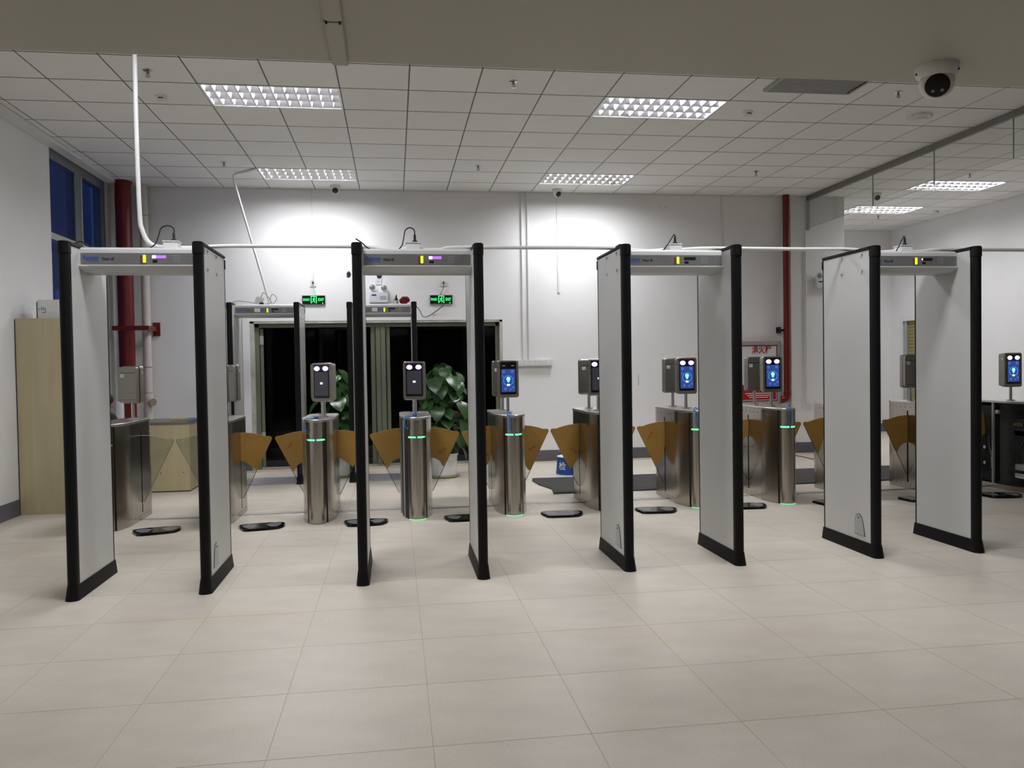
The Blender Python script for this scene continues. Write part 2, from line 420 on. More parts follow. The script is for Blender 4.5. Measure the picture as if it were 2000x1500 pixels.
# ---- ceiling: lay-in tiles under a plenum slab
ce = struct(MB().box(XL-0.2, XR+0.2, 2.6, YE+0.2, 4.02, 4.12).build('ceiling', 'plenum'), 'suspended ceiling of square white lay-in tiles')
G = 0.6; GX0, GY0 = 0.169, 6.749
LAMPS = [(-3, 1), (3, 1), (-3, 6), (3, 6), (-3, -4), (3, -4), (12, 6), (12, 9)]
lamp_cells = set()
for a, b in LAMPS: lamp_cells |= {(a, b), (a+1, b)}
cme = MB().box(0.006, G-0.006, 0.009, G-0.009, 0, 0.016).mesh('ceiling_tile', bevel=0.0015, seg=1)
cme.materials.append(MATS['tile_ceiling'])
crest = MB()
for i in range(-7, 17):
    for j in range(-7, 14):
        if (i, j) in lamp_cells: continue
        x0 = GX0+i*G; x1 = x0+G; y0 = GY0+j*G; y1 = y0+G
        xmax = 6.8 if False else XR
        if x1 <= XL+0.05 or x0 >= XR or y0 >= YE: continue
        if y0 >= YB and x0 < 6.2: continue
        full = x0 >= XL+0.1 and x1 <= XR and (y1 <= YB or x0 > 6.7) and y1 <= YE
        seen = y1 > 6.6 and x0 > -0.5*y1-1 and x0 < 0.8*y1
        if full and seen: obj('ceiling_tile', cme, None, ce, (x0, y0, ZC))
        else:
            b = (max(x0, XL)+0.006, min(x1, XR)-0.006, y0+0.009, min(y1, YB if x0 < 6.2 else YE)-0.009, ZC, ZC+0.016)
            if b[1]-b[0] < 0.02 or b[3]-b[2] < 0.02: continue
            if seen: MB().box(*b).build('ceiling_tile', 'tile_ceiling', ce)
            else: crest.box(*b)
for i in range(-6, 16):  # dark strips painted as the shaded gaps of the ceiling grid
    x = GX0+i*G
    if XL < x < XR:
        segs = [(2.85, YB if x < 6.7 else YE)]
        for a, b in LAMPS:
            if i == a+1:
                y0, y1 = GY0+b*G, GY0+(b+1)*G
                segs = [q for u, v in segs for q in ((u, min(v, y0)), (max(u, y1), v)) if q[1]-q[0] > 0.01]
        for u, v in segs: MB().box(x-0.0075, x+0.0075, u, v, ZC+0.002, ZC+0.006).build('grid_shadow_gap', 'grid_shadow_gap', ce)
for j in range(-6, 13):
    y = GY0+j*G
    MB().box(XL if y < YB else 6.77, XR, y-0.012, y+0.012, ZC+0.001, ZC+0.006).build('grid_shadow_gap', 'grid_shadow_gap', ce)
tag(crest.build('ceiling_tile_remainder', 'tile_ceiling', ce), kind='stuff')
struct(MB().box(XL, -3.50, 2.7, YB, ZC-0.035, ZC-0.001).build('trim_1', 'white_plastic', bevel=0.008), 'white edge trim along the ceiling at the left wall')

# ---- low soffit over the camera with its paint
SO = 2.425; YS = 2.835
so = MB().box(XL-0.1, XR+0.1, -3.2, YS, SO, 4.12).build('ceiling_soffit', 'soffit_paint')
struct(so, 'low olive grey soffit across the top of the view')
tr = struct(empty('trim_2', (0, 0, 0)), 'white flat cable trunking screwed under the soffit')
MB().box(-0.19, -0.134, 2.482, YS-0.001, SO-0.014, SO-0.0005).build('trunking_cover', 'soffit_paint', tr, bevel=0.003)
MB().box(-0.188, -0.132, -1.0, 2.477, SO-0.014, SO-0.0005).build('trunking_cover', 'soffit_paint', tr, bevel=0.003)
for x in (-0.181, -0.141):
    for y in (2.474, 2.486):
        MB().cyl((x, y, SO-0.017), (x, y, SO-0.013), 0.0035, n=8).build('screw', 'black_matte', tr)

# ---- walls
def wallbox(name, boxes, label, mt='wall'):
    b = MB()
    for q in boxes: b.box(*q)
    return struct(b.build(name, mt), label)
DX0, DX1, DZ = -1.945, 1.529, 2.037
WY0, WY1, WZ0, WZ1 = 9.44, 11.22, 0.95, 3.84
wallbox('wall_back', [(XL-0.2, DX0, YB, YB+0.2, 0, 4.05), (DX1, 6.76, YB, YB+0.2, 0, 4.05), (DX0, DX1, YB, YB+0.2, DZ, 4.05)], 'white painted back wall around the glass doors')
wallbox('wall_left', [(XL-0.2, XL, -3.2, WY0, 0, 4.05), (XL-0.2, XL, WY1, YB, 0, 4.05), (XL-0.2, XL, WY0, WY1, 0, WZ0), (XL-0.2, XL, WY0, WY1, WZ1, 4.05)], 'white painted left wall with tall blue windows')
wallbox('wall_pier', [(6.56, 6.76, YB+0.2, YE, 0, 4.05)], 'white side of the pier beside the recess')
wallbox('wall_recess', [(6.56, XR+0.2, YE, YE+0.2, 0, 4.05)], 'pale end wall of the recess on the right')
RD0, RD1, RDZ = 13.12, 14.08, 2.11
wallbox('wall_right', [(XR, XR+0.2, -3.2, RD0, 0, 4.05), (XR, XR+0.2, RD1, YE+0.2, 0, 4.05), (XR, XR+0.2, RD0, RD1, RDZ, 4.05)], 'white painted right wall')
wallbox('wall_front', [(XL-0.2, XR+0.2, -3.4, -3.2, 0, 4.05)], 'white wall behind the viewpoint')
struct(MB().box(DX1+0.0, 6.76, YB-0.008, YB, 0, 0.157).box(XL, DX0, YB-0.008, YB, 0, 0.157).build('baseboard_back', 'baseboard'), 'grey skirting along the back wall')
struct(MB().box(XL, XL+0.008, -3.2, YB-0.01, 0, 0.157).build('baseboard_left', 'baseboard'), 'grey skirting along the left wall')
struct(MB().box(XR-0.008, XR, -3.2, RD0-0.06, 0, 0.157).box(6.77, XR-0.01, YE-0.008, YE, 0, 0.157).build('baseboard_right', 'baseboard'), 'grey skirting of the right wall and recess')

# ---- left window
w1 = struct(empty('window_1', (0, 0, 0)), 'tall left wall window showing blue dusk')
fb = lambda nm, mt, y0, y1, z0, z1, x0=XL-0.13, x1=XL-0.03: MB().box(x0, x1, y0, y1, z0, z1).build(nm, mt, w1)
fb('header', 'win_frame', WY0, WY1, 3.72, WZ1)
fb('sill', 'win_frame_light', WY0, WY1, WZ0, WZ0+0.05, XL-0.2, XL-0.01)
fb('mullion', 'win_frame', 10.22, 10.40, WZ0, 3.72)
fb('mullion_edge', 'win_frame_light', 10.40, 10.425, WZ0, 3.72, XL-0.12, XL-0.02)
fb('jamb', 'win_frame', 11.09, WY1, WZ0, 3.72)
for a, b in ((WY0, 10.22), (10.425, 11.09)):
    fb('transom', 'win_frame_light', a, b, 2.845, 2.915)
    fb('transom', 'win_frame_light', a, b, 1.90, 1.95)
    for z0, z1 in ((WZ0+0.05, 1.90), (1.95, 2.845), (2.915, 3.72)):
        MB().box(XL-0.046, XL-0.04, a, b, z0, z1).build('pane', 'window_glass', w1)
# outside beyond the window
hs = tag(empty('neighbour_building', (-11, 22, 0)), 'dark neighbouring building seen through the left window', 'building')
MB().box(-6, 2.0, -4, 30, 0, 4.6).build('facade_wall', 'facade', hs)
MB().box(-6, 0.6, 6, 10, 4.6, 12).build('tower_wall', 'facade', hs)
for k in range(6):
    MB().box(2.0, 2.03, -3+k*2.2, -2+k*2.2, 1.2, 3.6).build('window', 'facade_light', hs)

# ---- back doors
d1 = struct(empty('door_1', (0, 0, 0)), 'wide dark glass double entrance doors in the back wall')
YD = YB+0.10
MB().box(DX0, DX0+0.055, YB+0.005, YD+0.05, 0, DZ).box(DX1-0.04, DX1, YB+0.005, YD+0.05, 0, DZ).box(DX0, DX1, YB+0.005, YD+0.05, DZ-0.03, DZ).build('plaster_reveal', 'plaster', d1)
MB().box(DX0+0.055, DX0+0.115, YD-0.03, YD+0.05, 0, DZ-0.03).build('frame_jamb', 'alu_green', d1, bevel=0.004)
MB().box(DX1-0.095, DX1-0.04, YD-0.03, YD+0.05, 0, DZ-0.03).build('frame_jamb', 'alu_green', d1, bevel=0.004)
MB().box(DX0+0.055, DX1-0.04, YD-0.03, YD+0.05, DZ-0.085, DZ-0.03).build('frame_head', 'alu_green', d1, bevel=0.004)
MB().box(DX0+0.115, DX1-0.095, YD-0.03, YD+0.05, 0.0, 0.03).build('threshold', 'plate_grey', d1, bevel=0.004)
for a, b in ((-0.325, -0.265), (-0.255, -0.19), (-0.185, -0.12), (-0.11, -0.06)):
    MB().box(a, b, YD-0.05+(0.03 if a in (-0.325, -0.11) else 0), YD+0.05, 0.03, DZ-0.085).build('meeting_post', 'alu_green', d1, bevel=0.004)
for a, b in ((DX0+0.115, -0.325), (-0.06, DX1-0.095)):
    lf = MB().box(a, b, YD+0.01, YD+0.018, 0.03, DZ-0.085).build('glass_leaf', 'door_glass', d1)
    MB().box(a, b, YD, YD+0.03, 0.03, 0.12).build('bottom_rail', 'black_matte', lf)
MB().box(DX0+0.125, DX0+0.165, YD-0.025, YD+0.01, 0.03, DZ-0.1).build('door_stile', 'alu_green', d1, bevel=0.003)
for z in (1.72, 0.4): MB().box(DX0+0.12, DX0+0.17, YD-0.034, YD-0.02, z, z+0.12).build('hinge', 'plate_grey', d1)
# night beyond the doors: added dark walls and roof block the dusk sky
struct(MB().box(-9, 13, YB+0.2, 24, -0.15, -0.02).build('ground_outside', 'asphalt'), 'dark ground outside the doors')
struct(MB().box(-3.3, 6.5, 19, 19.3, -0.1, 5).box(-3.4, -3.1, YB+0.2, 19, -0.1, 5).box(6.3, 6.5, YB+0.2, 19, -0.1, 5).build('wall_sky_blocker', 'asphalt'), 'added dark walls hiding the sky outside the doors')
struct(MB().box(-3.4, 6.5, YB+0.2, 19.3, 4.6, 4.8).build('ceiling_sky_blocker', 'asphalt'), 'added dark roof hiding the sky outside the doors')

# ---- right wall shuttered door
d2 = struct(empty('door_2', (0, 0, 0)), 'white framed doorway with beige shutter in the right wall')
MB().box(XR-0.03, XR-0.0005, RD1-0.02, RD1+0.06, 0, RDZ-0.02).box(XR-0.03, XR-0.0005, RD0-0.06, RD0+0.02, 0, RDZ-0.02).box(XR-0.03, XR-0.0005, RD0-0.06, RD1+0.06, RDZ-0.02, RDZ+0.07).build('frame', 'white_plastic', d2)
MB().box(XR+0.0, XR+0.05, RD1-0.10, RD1-0.03, 0, RDZ).build('guide_rail', 'plate_grey', d2)
MB().box(XR+0.049, XR+0.06, RD1-0.03, RD1-0.02, 0, RDZ).build('gap', 'black_matte', d2)
sl = MB().prism([(XR+0.03, 0.0), (XR+0.05, 0.0), (XR+0.05, 0.062), (XR+0.042, 0.062), (XR+0.03, 0.03)], RD0+0.02, RD1-0.10, 'y').mesh('slat'); sl.materials.append(MATS['shutter'])
for k in range(32): obj('slat', sl, None, d2, (0, 0, 0.10+k*0.0625))
MB().box(XR+0.025, XR+0.055, RD0+0.02, RD1-0.10, 0.03, 0.098).build('bottom_bar', 'rust', d2)
MB().box(XR+0.07, XR+0.09, RD0, RD1, 0, RDZ).build('backing', 'black_matte', d2)

# ---- glass smoke curtain under the ceiling
cur = thing('smoke_curtain', 'clear glass smoke curtain hanging from a grey ceiling rail at right', 'glass curtain')
MB().box(6.145, 6.195, 3.0, YB-0.002, ZC-0.07, ZC-0.0005).build('top_rail', 'rail_grey', cur, bevel=0.004)
ys = [YB-0.03, 9.815, 8.605, 7.395, 6.185, 4.975, 3.765]
for a, b in zip(ys[1:], ys[:-1]):
    gl = MB().box(6.164, 6.176, a+0.005, b-0.005, 3.375, ZC-0.07).build('glass_panel', 'curtain_glass', cur)
    MB().box(6.163, 6.177, a-0.002, a+0.003, 3.375, ZC-0.07).build('joint', 'plate_grey', gl)
    MB().box(6.1645, 6.1755, a+0.005, b-0.005, 3.373, 3.376).build('polished_edge', 'plate_grey', gl)
MB().box(6.15, 6.19, YB-0.03, YB-0.002, 3.34, ZC-0.07).build('wall_channel', 'plate_grey', cur)

# ================================================================== CEILING LAMPS
def make_lamp():
    t = empty('louvre_lamp')
    MB().box(-0.597, 0.597, -0.297, -0.280, -0.004, 0.02).box(-0.597, 0.597, 0.280, 0.297, -0.004, 0.02).box(-0.597, -0.578, -0.28, 0.28, -0.004, 0.02).box(0.578, 0.597, -0.28, 0.28, -0.004, 0.02).build('frame', 'white_gloss', t)
    MB().box(-0.597, 0.597, -0.297, 0.297, 0.098, 0.102).box(-0.597, -0.594, -0.297, 0.297, 0.02, 0.1).box(0.594, 0.597, -0.297, 0.297, 0.02, 0.1).box(-0.597, 0.597, -0.297, -0.294, 0.02, 0.1).box(-0.597, 0.597, 0.294, 0.297, 0.02, 0.1).build('housing', 'lamp_white', t)
    bm = MB().prism([(-0.006, -0.0), (0.006, 0.0), (0.013, 0.022), (0.017, 0.046), (-0.017, 0.046), (-0.013, 0.022)], -0.088, 0.088, 'y')
    bme = bm.mesh('blade'); bme.materials.append(MATS['lamp_white'])
    tme_ = MB().cyl((-0.565, 0, 0), (0.565, 0, 0), 0.013, n=10).mesh('tube', smooth=True); tme_.materials.append(MATS['tube'])
    prof = [(-0.093, 0.0), (-0.085, 0.025), (-0.068, 0.055), (-0.045, 0.078), (0, 0.088), (0.045, 0.078), (0.068, 0.055), (0.085, 0.025), (0.093, 0.0)]
    rm = MB()
    for i in range(len(prof)-1):
        a, b = prof[i], prof[i+1]
        rm.add([(-0.576, a[0], a[1]), (0.576, a[0], a[1]), (0.576, b[0], b[1]), (-0.576, b[0], b[1])], [(0, 1, 2, 3)])
    rme = rm.mesh('reflector', smooth=True); rme.materials.append(MATS['lamp_mirror'])
    for y in (-0.187, 0, 0.187):
        rf = obj('reflector', rme, None, t, (0, y, 0.0))
        obj('tube', tme_, None, t, (0, y, 0.064))
        for k in range(11): obj('blade', bme, None, t, (-0.5+0.1*k, y, 0.0))
    return t
lamp_labels = {
 (-3, 1): 'louvred ceiling lamp over the left gates, nearest the left corner', (3, 1): 'louvred ceiling lamp above the third gate from the left',
 (-3, 6): 'louvred ceiling lamp by the back wall above the left entrance door', (3, 6): 'louvred ceiling lamp by the back wall right of the entrance doors',
 (-3, -4): 'louvred ceiling lamp hidden above the soffit on the left', (3, -4): 'louvred ceiling lamp hidden above the soffit on the right',
 (12, 6): 'bright louvred lamp behind the smoke curtain, nearer of the two', (12, 9): 'bright louvred lamp in the far recess behind the smoke curtain'}
lamp0 = None
for a, b in LAMPS:
    if lamp0 is None: t = lamp0 = make_lamp()
    else: t = copy_tree(lamp0)
    t.location = (GX0+(a+1)*G, GY0+(b+0.5)*G, ZC)
    tag(t, lamp_labels[(a, b)], 'ceiling lamp', 'louvred ceiling lamps')
for t in [o for o in list(COL.objects) if o.name.startswith('louvre_lamp')]:
    ld = bpy.data.lights.new('lamp_light', 'AREA'); ld.shape = 'RECTANGLE'; ld.size = 1.13; ld.size_y = 0.54
    ld.energy = LAMP_W*(0.55 if t.location.x > 6 else 1.0); ld.spread = math.radians(160); ld.color = (0.96, 0.97, 1.0)
    lo = bpy.data.objects.new('lamp_light', ld); COL.objects.link(lo); lo.parent = t; lo.location = (0, 0, -0.006)

# ================================================================== METAL DETECTOR GATES
GX = 0.3875                       # half distance between panel centres
GYF, GYB = -0.345, 0.345          # panel front and back, local y
GH = 2.18
def make_gate(display='dark', sticker=False, plate=True, ramp=False):
    t = empty('metal_detector_gate')
    for s in (-1, 1):
        x = s*GX
        pn = MB().box(x-0.027, x+0.027, GYF+0.045, GYB-0.018, 0.06, GH-0.018).build('side_panel', 'gate_panel', t)
        # rounded black nosing at the front, slim one at the back
        h = 0.0305
        prof = [(x+h, GYF+0.055)]+[(x+h*math.cos(a), GYF+0.028-0.028*math.sin(a)) for a in [math.pi*i/8 for i in range(9)]]+[(x-h, GYF+0.055)]
        fe = MB().prism(prof[::-1], 0.08, GH-0.02).build('front_edge', 'black_rubber', pn, smooth=True)
        MB().box(x-0.029, x+0.029, GYB-0.020, GYB, 0.06, GH-0.03).build('back_edge', 'black_rubber', pn, bevel=0.006)
        # top cap with a drop at both ends
        h2 = 0.0335
        capo = [(GYF-0.004, GH-0.085), (GYF-0.004, GH-0.014), (GYF+0.012, GH-0.001), (GYF+0.05, GH), (GYB-0.02, GH), (GYB+0.002, GH-0.012), (GYB+0.003, GH-0.11), (GYB-0.017, GH-0.11), (GYB-0.02, GH-0.026), (GYF+0.058, GH-0.026), (GYF+0.058, GH-0.085)]
        cb = MB()
        n = len(capo)
        MBc = MB().box(x-h2, x+h2, GYF+0.03, GYB+0.002, GH-0.024, GH)
        MBc.box(x-h2, x+h2, GYB-0.018, GYB+0.004, GH-0.10, GH-0.024)
        MBc.build('top_cap', 'black_rubber', pn, bevel=0.006)
        prof2 = [(x+h2, GYF+0.06)]+[(x+h2*math.cos(a), GYF+0.026-0.030*math.sin(a)) for a in [math.pi*i/8 for i in range(9)]]+[(x-h2, GYF+0.06)]
        MB().prism(prof2[::-1], GH-0.08, GH).build('end_cap', 'black_rubber', pn, bevel=0.006)
        # flared foot
        def ring(hx, f, b): return [(x-hx, b), (x-hx, f+0.03)]+[(x-hx*math.cos(math.pi*i/6), f+0.03-0.03*math.sin(math.pi*i/6)) for i in range(1, 6)]+[(x+hx, f+0.03), (x+hx, b)]
        MB().frustum(ring(0.042, GYF-0.018, GYB+0.008), ring(0.0325, GYF-0.003, GYB+0.002), 0.0, 0.09).build('foot', 'black_rubber', pn, smooth=True)
        # bolts and service flap on the outer face
        xo = x+s*0.027
        for by in (-0.19+0.0, 0.07):
            for bz in (2.135, 2.02):
                b = MB().cyl((xo, by, bz), (xo+s*0.005, by, bz), 0.013, n=10)
                b.cyl((xo+s*0.005, by, bz), (xo+s*0.009, by, bz), 0.006, n=6)
                b.build('bolt', 'chrome', pn)
        if plate:
            pl = [(0.02, 0.13), (0.02, 0.225), (0.002, 0.262), (-0.03, 0.275), (-0.062, 0.262), (-0.08, 0.225), (-0.105, 0.13)]
            pl = [(-0.11+p[0]+0.0, p[1]) for p in pl]
            MB().prism([(-0.11-0.04+(q[0]+0.11+0.04)*1.1, 0.2+(q[1]-0.2)*1.06) for q in pl], xo, xo+s*0.0015, 'x').build('flap_gasket', 'core_dark', pn)
            MB().prism(pl, xo+s*0.0015, xo+s*0.005, 'x').build('service_flap', 'plate_grey', pn)
            MB().cyl((xo+s*0.005, -0.14, 0.25), (xo+s*0.007, -0.14, 0.25), 0.006, n=8).build('lock', 'black_matte', pn)
    # cross bar
    w = GX-0.027
    prof = [(-0.10, 2.018), (0.10, 2.018), (0.145, 2.04), (0.155, 2.055), (0.155, 2.13), (0.148, 2.155), (0.13, 2.168), (-0.13, 2.168), (-0.148, 2.155), (-0.155, 2.13), (-0.155, 2.058), (-0.162, 2.054), (-0.162, 2.048), (-0.15, 2.04)]
    br = MB().prism(prof, -w, w, 'x').build('cross_bar', 'gate_bar', t, smooth=True)
    yf = -0.155
    W = 2*(w-0.012)
    st = MB().box(-W/2, W/2, yf-0.003, yf, 2.060, 2.130).build('control_strip', 'gate_strip', br)
    yf -= 0.003
    X = lambda f: -W/2+W*f
    zb = lambda f: 2.130-0.07*f
    part = lambda nm, mt, f0, f1, z0, z1, d=0.0015, bv=0: MB().box(X(f0), X(f1), yf-d, yf, zb(z1), zb(z0)).build(nm, mt, br, bevel=bv)
    part('red_light', 'red_led', 0.508, 0.522, 0.22, 0.82, 0.004)
    part('green_light', 'yellow_led', 0.53, 0.554, 0.17, 0.86, 0.006, 0.002)
    if display == 'violet':
        part('display', 'violet_screen', 0.64, 0.727, 0.2, 0.47)
        part('display_bright', 'violet_bright', 0.607, 0.64, 0.2, 0.47)
    elif display == 'faint':
        part('display', 'lcd_dark', 0.618, 0.727, 0.2, 0.47)
        part('display_bright', 'violet_bright', 0.607, 0.618, 0.25, 0.42)
    else: part('display', 'lcd_dark', 0.607, 0.727, 0.2, 0.47)
    part('sensor_window', 'ir_dark', 0.612, 0.652, 0.62, 0.83)
    kp = MB()
    for i in range(4):
        for j in range(4): kp.box(X(0.786+0.017*j), X(0.797+0.017*j), yf-0.001, yf, zb(0.24+0.18*i), zb(0.17+0.18*i))
    kp.build('keypad', 'plate_grey', br)
    dm = MB()
    for k in range(6):
        a = math.radians(30+60*k); dm.cyl((X(0.932)+0.018*math.cos(a), yf, zb(0.5)+0.018*math.sin(a)), (X(0.932)+0.018*math.cos(a), yf-0.001, zb(0.5)+0.018*math.sin(a)), 0.002, n=6)
    dm.build('zone_dots', 'ink_dark', br)
    text('brand_lettering', 'Rapiscan', 0.034, 'logo_blue', br, (X(0.085), yf-0.001, zb(0.42)), shear=0.25, width=W*0.135, bold=0.0004)
    part('brand_underline', 'logo_blue', 0.06, 0.15, 0.70, 0.73, 0.001)
    text('model_lettering', 'Metor 6S', 0.026, 'ink_dark', br, (X(0.232), yf-0.001, zb(0.52)), width=W*0.10)
    part('rating_label', 'sticker', 0.005, 0.06, 1.13, 1.19, 0.006)
    if sticker:
        part('paper_sticker', 'sticker', 0.325, 0.42, 0.15, 0.80)
        text('blue_mark', 'SIFIT' if False else '', 0.02, 'logo_blue', br, (0, 0, 0)) if False else None
        part('blue_sticker', 'logo_blue', 0.43, 0.485, 0.34, 0.66)
    if ramp:
        MB().box(-GX+0.045, GX-0.045, -0.30, 0.30, 0.0005, 0.012).build('floor_plate', 'plate_grey', t, bevel=0.004)
    return t
YG = 5.58
gates = [(-1.575, YG, 'violet', False, 'black and white metal detector gate nearest the left wall, violet display lit'),
         (0.163, YG, 'violet', False, 'metal detector gate second from left with lit violet display'),
         (1.922, YG, 'dark', False, 'metal detector gate third from left in the front row'),
         (3.713, YG, 'faint', False, 'rightmost metal detector gate of the front row'),
         (-1.535, 10.325, 'dark', True, 'far metal detector gate before the left entrance door'),
         (-0.14, 10.325, 'dark', True, 'far metal detector gate before the door centre post, emergency light above')]
for x, y, d, stk, lb in gates:
    g = make_gate(d, stk, plate=not stk, ramp=stk)
    g.location = (x, y, 0)
    tag(g, lb, 'security gate', 'walk-through metal detector gates')

# ---- white conduit along the gate tops, with its riser, and socket boxes
YP = 5.62
path = [(-1.628, YP, ZC-0.001), (-1.632, YP, 3.0), (-1.625, YP, 2.42), (-1.612, YP, 2.31), (-1.58, YP, 2.235), (-1.53, YP, 2.202), (-1.47, YP, 2.196)]
rise = bez(path, 5)
bx = [(-1.417, 0), (0.14, 0), (1.975, 0), (3.745, 0)]
run = []
run += [(-1.37, YP, 2.192), (-1.25, YP, 2.194), (-1.10, YP, 2.205), (-0.6, YP, 2.207), (-0.18, YP, 2.205), (-0.08, YP, 2.19), (0.05, YP, 2.186), (0.10, YP, 2.195)]
run2 = [(0.18, YP, 2.195), (0.22, YP, 2.186), (0.33, YP, 2.188), (0.42, YP, 2.203), (0.9, YP, 2.205), (1.5, YP, 2.206), (1.65, YP, 2.196), (1.80, YP, 2.186), (1.93, YP, 2.196)]
run3 = [(2.02, YP, 2.194), (2.15, YP, 2.203), (2.3, YP, 2.207), (2.9, YP, 2.205), (3.3, YP, 2.206), (3.45, YP, 2.196), (3.6, YP, 2.186), (3.70, YP, 2.193)]
run4 = [(3.79, YP, 2.193), (3.9, YP, 2.190), (4.02, YP, 2.203), (4.2, YP, 2.207), (5.2, YP, 2.205), (6.2, YP, 2.204), (XR-0.01, YP, 2.204)]
cd = thing('white_conduit', 'long white plastic conduit rising from the gates to the ceiling at left', 'conduit')
MB().tube(rise, 0.0145, 10).build('riser_pipe', 'pvc_white', cd, smooth=True)
for rn in (run, run2, run3, run4): MB().tube(bez(rn, 5), 0.0135, 10).build('pipe_run', 'pvc_white', cd, smooth=True)
gl_names = ['first gate from the left', 'second gate from the left', 'third gate from the left', 'rightmost front gate']
for k, (x, _) in enumerate(bx):
    b = thing('socket_box', 'white socket box with black plug on top of the %s' % gl_names[k], 'socket box', (x, YG-0.005, 2.1685), 0, 'socket boxes on the gates')
    MB().box(-0.046, 0.046, -0.045, 0.045, 0, 0.05).build('box_body', 'white_plastic', b, bevel=0.003)
    MB().box(-0.05, 0.05, -0.049, 0.049, 0.05, 0.058).build('box_lid', 'white_plastic', b, bevel=0.002)
    plug = MB().lathe([(0.021, 0.058), (0.020, 0.066), (0.009, 0.078), (0.008, 0.11), (0.004, 0.118)], (0.012, 0, 0), 10).build('plug', 'black_matte', b, smooth=True)
    if k < 2: pts = [(0.012, 0, 0.112), (0.008, 0, 0.145), (-0.02, -0.005, 0.160), (-0.05, -0.01, 0.142), (-0.062, -0.02, 0.09), (-0.075, -0.04, 0.035), (-0.10, -0.06, 0.004)]
    else: pts = [(0.012, 0, 0.112), (0.006, 0, 0.128), (-0.02, -0.01, 0.095), (-0.055, -0.03, 0.05), (-0.10, -0.06, 0.004)]
    if k == 0: pts = [(p[0]*1.25, p[1], p[2]*1.0) for p in pts]
    MB().tube(bez(pts, 5), 0.0042, 6).build('power_cable', 'black_matte', b, smooth=True)
# small black cable loops between left caps and bars
for k, x in enumerate((-1.575, 0.163, 1.922)):
    c = MB().tube(bez([(x-0.40, YG-0.12, 2.235 if k == 1 else 2.19), (x-0.36, YG-0.1, 2.21), (x-0.33, YG-0.08, 2.185), (x-0.29, YG-0.05, 2.172), (x-0.2, YG+0.05, 2.172)], 5), 0.0042, 6).build('loose_cable', 'black_matte', smooth=True)
    tag(c, 'short black cable lying at the left end of the %s' % gl_names[k], 'cable', 'loose cables on the gates')
# far gates: socket boxes, cables, wire bundle
b = thing('socket_box', 'tilted white socket box with tangled cables on the far left gate', 'socket box', (-1.63, 10.30, 2.1685), 0)
bb = MB().box(-0.045, 0.045, -0.03, 0.03, 0, 0.085).build('box_body', 'white_plastic', b, bevel=0.004); bb.rotation_euler = (0, 0.3, 0); bb.location = (0, 0, 0.012)
for pts in ([(0.03, 0, 0.09), (0.06, 0, 0.15), (0.11, -0.02, 0.11), (0.15, -0.02, 0.03), (0.10, -0.03, 0.005)], [(0.18, 0, 0.02), (0.22, 0, 0.08), (0.17, 0, 0.13), (0.14, 0, 0.07), (0.17, -0.01, 0.005)], [(-0.32, -0.05, 0.006), (-0.25, -0.05, 0.045), (-0.1, -0.06, 0.03), (0.05, -0.06, 0.006), (0.15, -0.05, 0.02)]):
    MB().tube(bez(pts, 5), 0.005, 6).build('cable', 'sticker_mark', b, smooth=True)
MB().lathe([(0.03, 0.0), (0.028, 0.02), (0.012, 0.03)], (0.045, -0.05, 0.0), 10).build('plug', 'black_matte', b)
b = thing('socket_box', 'beige socket box with black plug on the far centre gate', 'socket box', (0.02, 10.30, 2.1685), 0)
MB().box(-0.05, 0.05, -0.04, 0.04, 0, 0.045).build('box_body', 'pvc', b, bevel=0.003)
MB().cyl((0.03, -0.041, 0.02), (0.03, -0.043, 0.02), 0.01, n=10).build('hole', 'black_matte', b)
MB().lathe([(0.02, 0.045), (0.018, 0.06), (0.006, 0.09), (0.003, 0.125)], (0.02, 0, 0), 10).build('plug', 'black_matte', b, smooth=True)
MB().tube([(0.02, 0, 0.12), (0.0, -0.01, 0.07), (-0.02, -0.02, 0.046)], 0.005, 6).build('power_cable', 'black_matte', b)
b = thing('wire_bundle', 'tangled coil of dark red wire on the far centre gate', 'wire coil', (0.135, 10.29, 2.1685), 0)
rb = random.Random(3)
for k in range(9):
    pts = []
    for i in range(12):
        a = i*1.25+k*0.7; r = 0.008+0.045*rb.random()
        pts.append((r*1.25*math.cos(a)+0.006*rb.uniform(-1, 1), -0.03+0.05*rb.random(), 0.05+r*0.9*math.sin(a)))
    pts = [(p[0], p[1], max(0.006, p[2])) for p in pts]
    MB().tube(bez(pts, 4), 0.0065, 5).build('wire', 'red_wire', b, smooth=True)
tag(MB().tube(bez([(0.27, 10.34, 2.165), (0.33, 10.6, 2.12), (0.40, 11.1, 2.06), (0.50, 11.46, 2.10), (0.62, 11.47, 2.18), (0.70, 11.48, 2.245)], 6), 0.005, 6).build('sagging_cable', 'black_matte', smooth=True), 'thin black cable sagging from far gate to right exit sign', 'cable')
# slanting conduit from ceiling to far left gate
sc_ = thing('slanting_conduit', 'thin white conduit slanting from the ceiling down to the far left gate', 'conduit')
MB().tube(bez([(-1.62, 10.33, ZC-0.012), (-1.78, 10.5, ZC-0.016), (-1.92, 10.60, ZC-0.02), (-1.945, 10.61, ZC-0.06), (-1.93, 10.60, ZC-0.14)], 6)+[Vector((-1.52, 10.33, 2.26)), Vector((-1.50, 10.32, 2.18))], 0.013, 8).build('pipe', 'pvc_white', sc_, smooth=True)

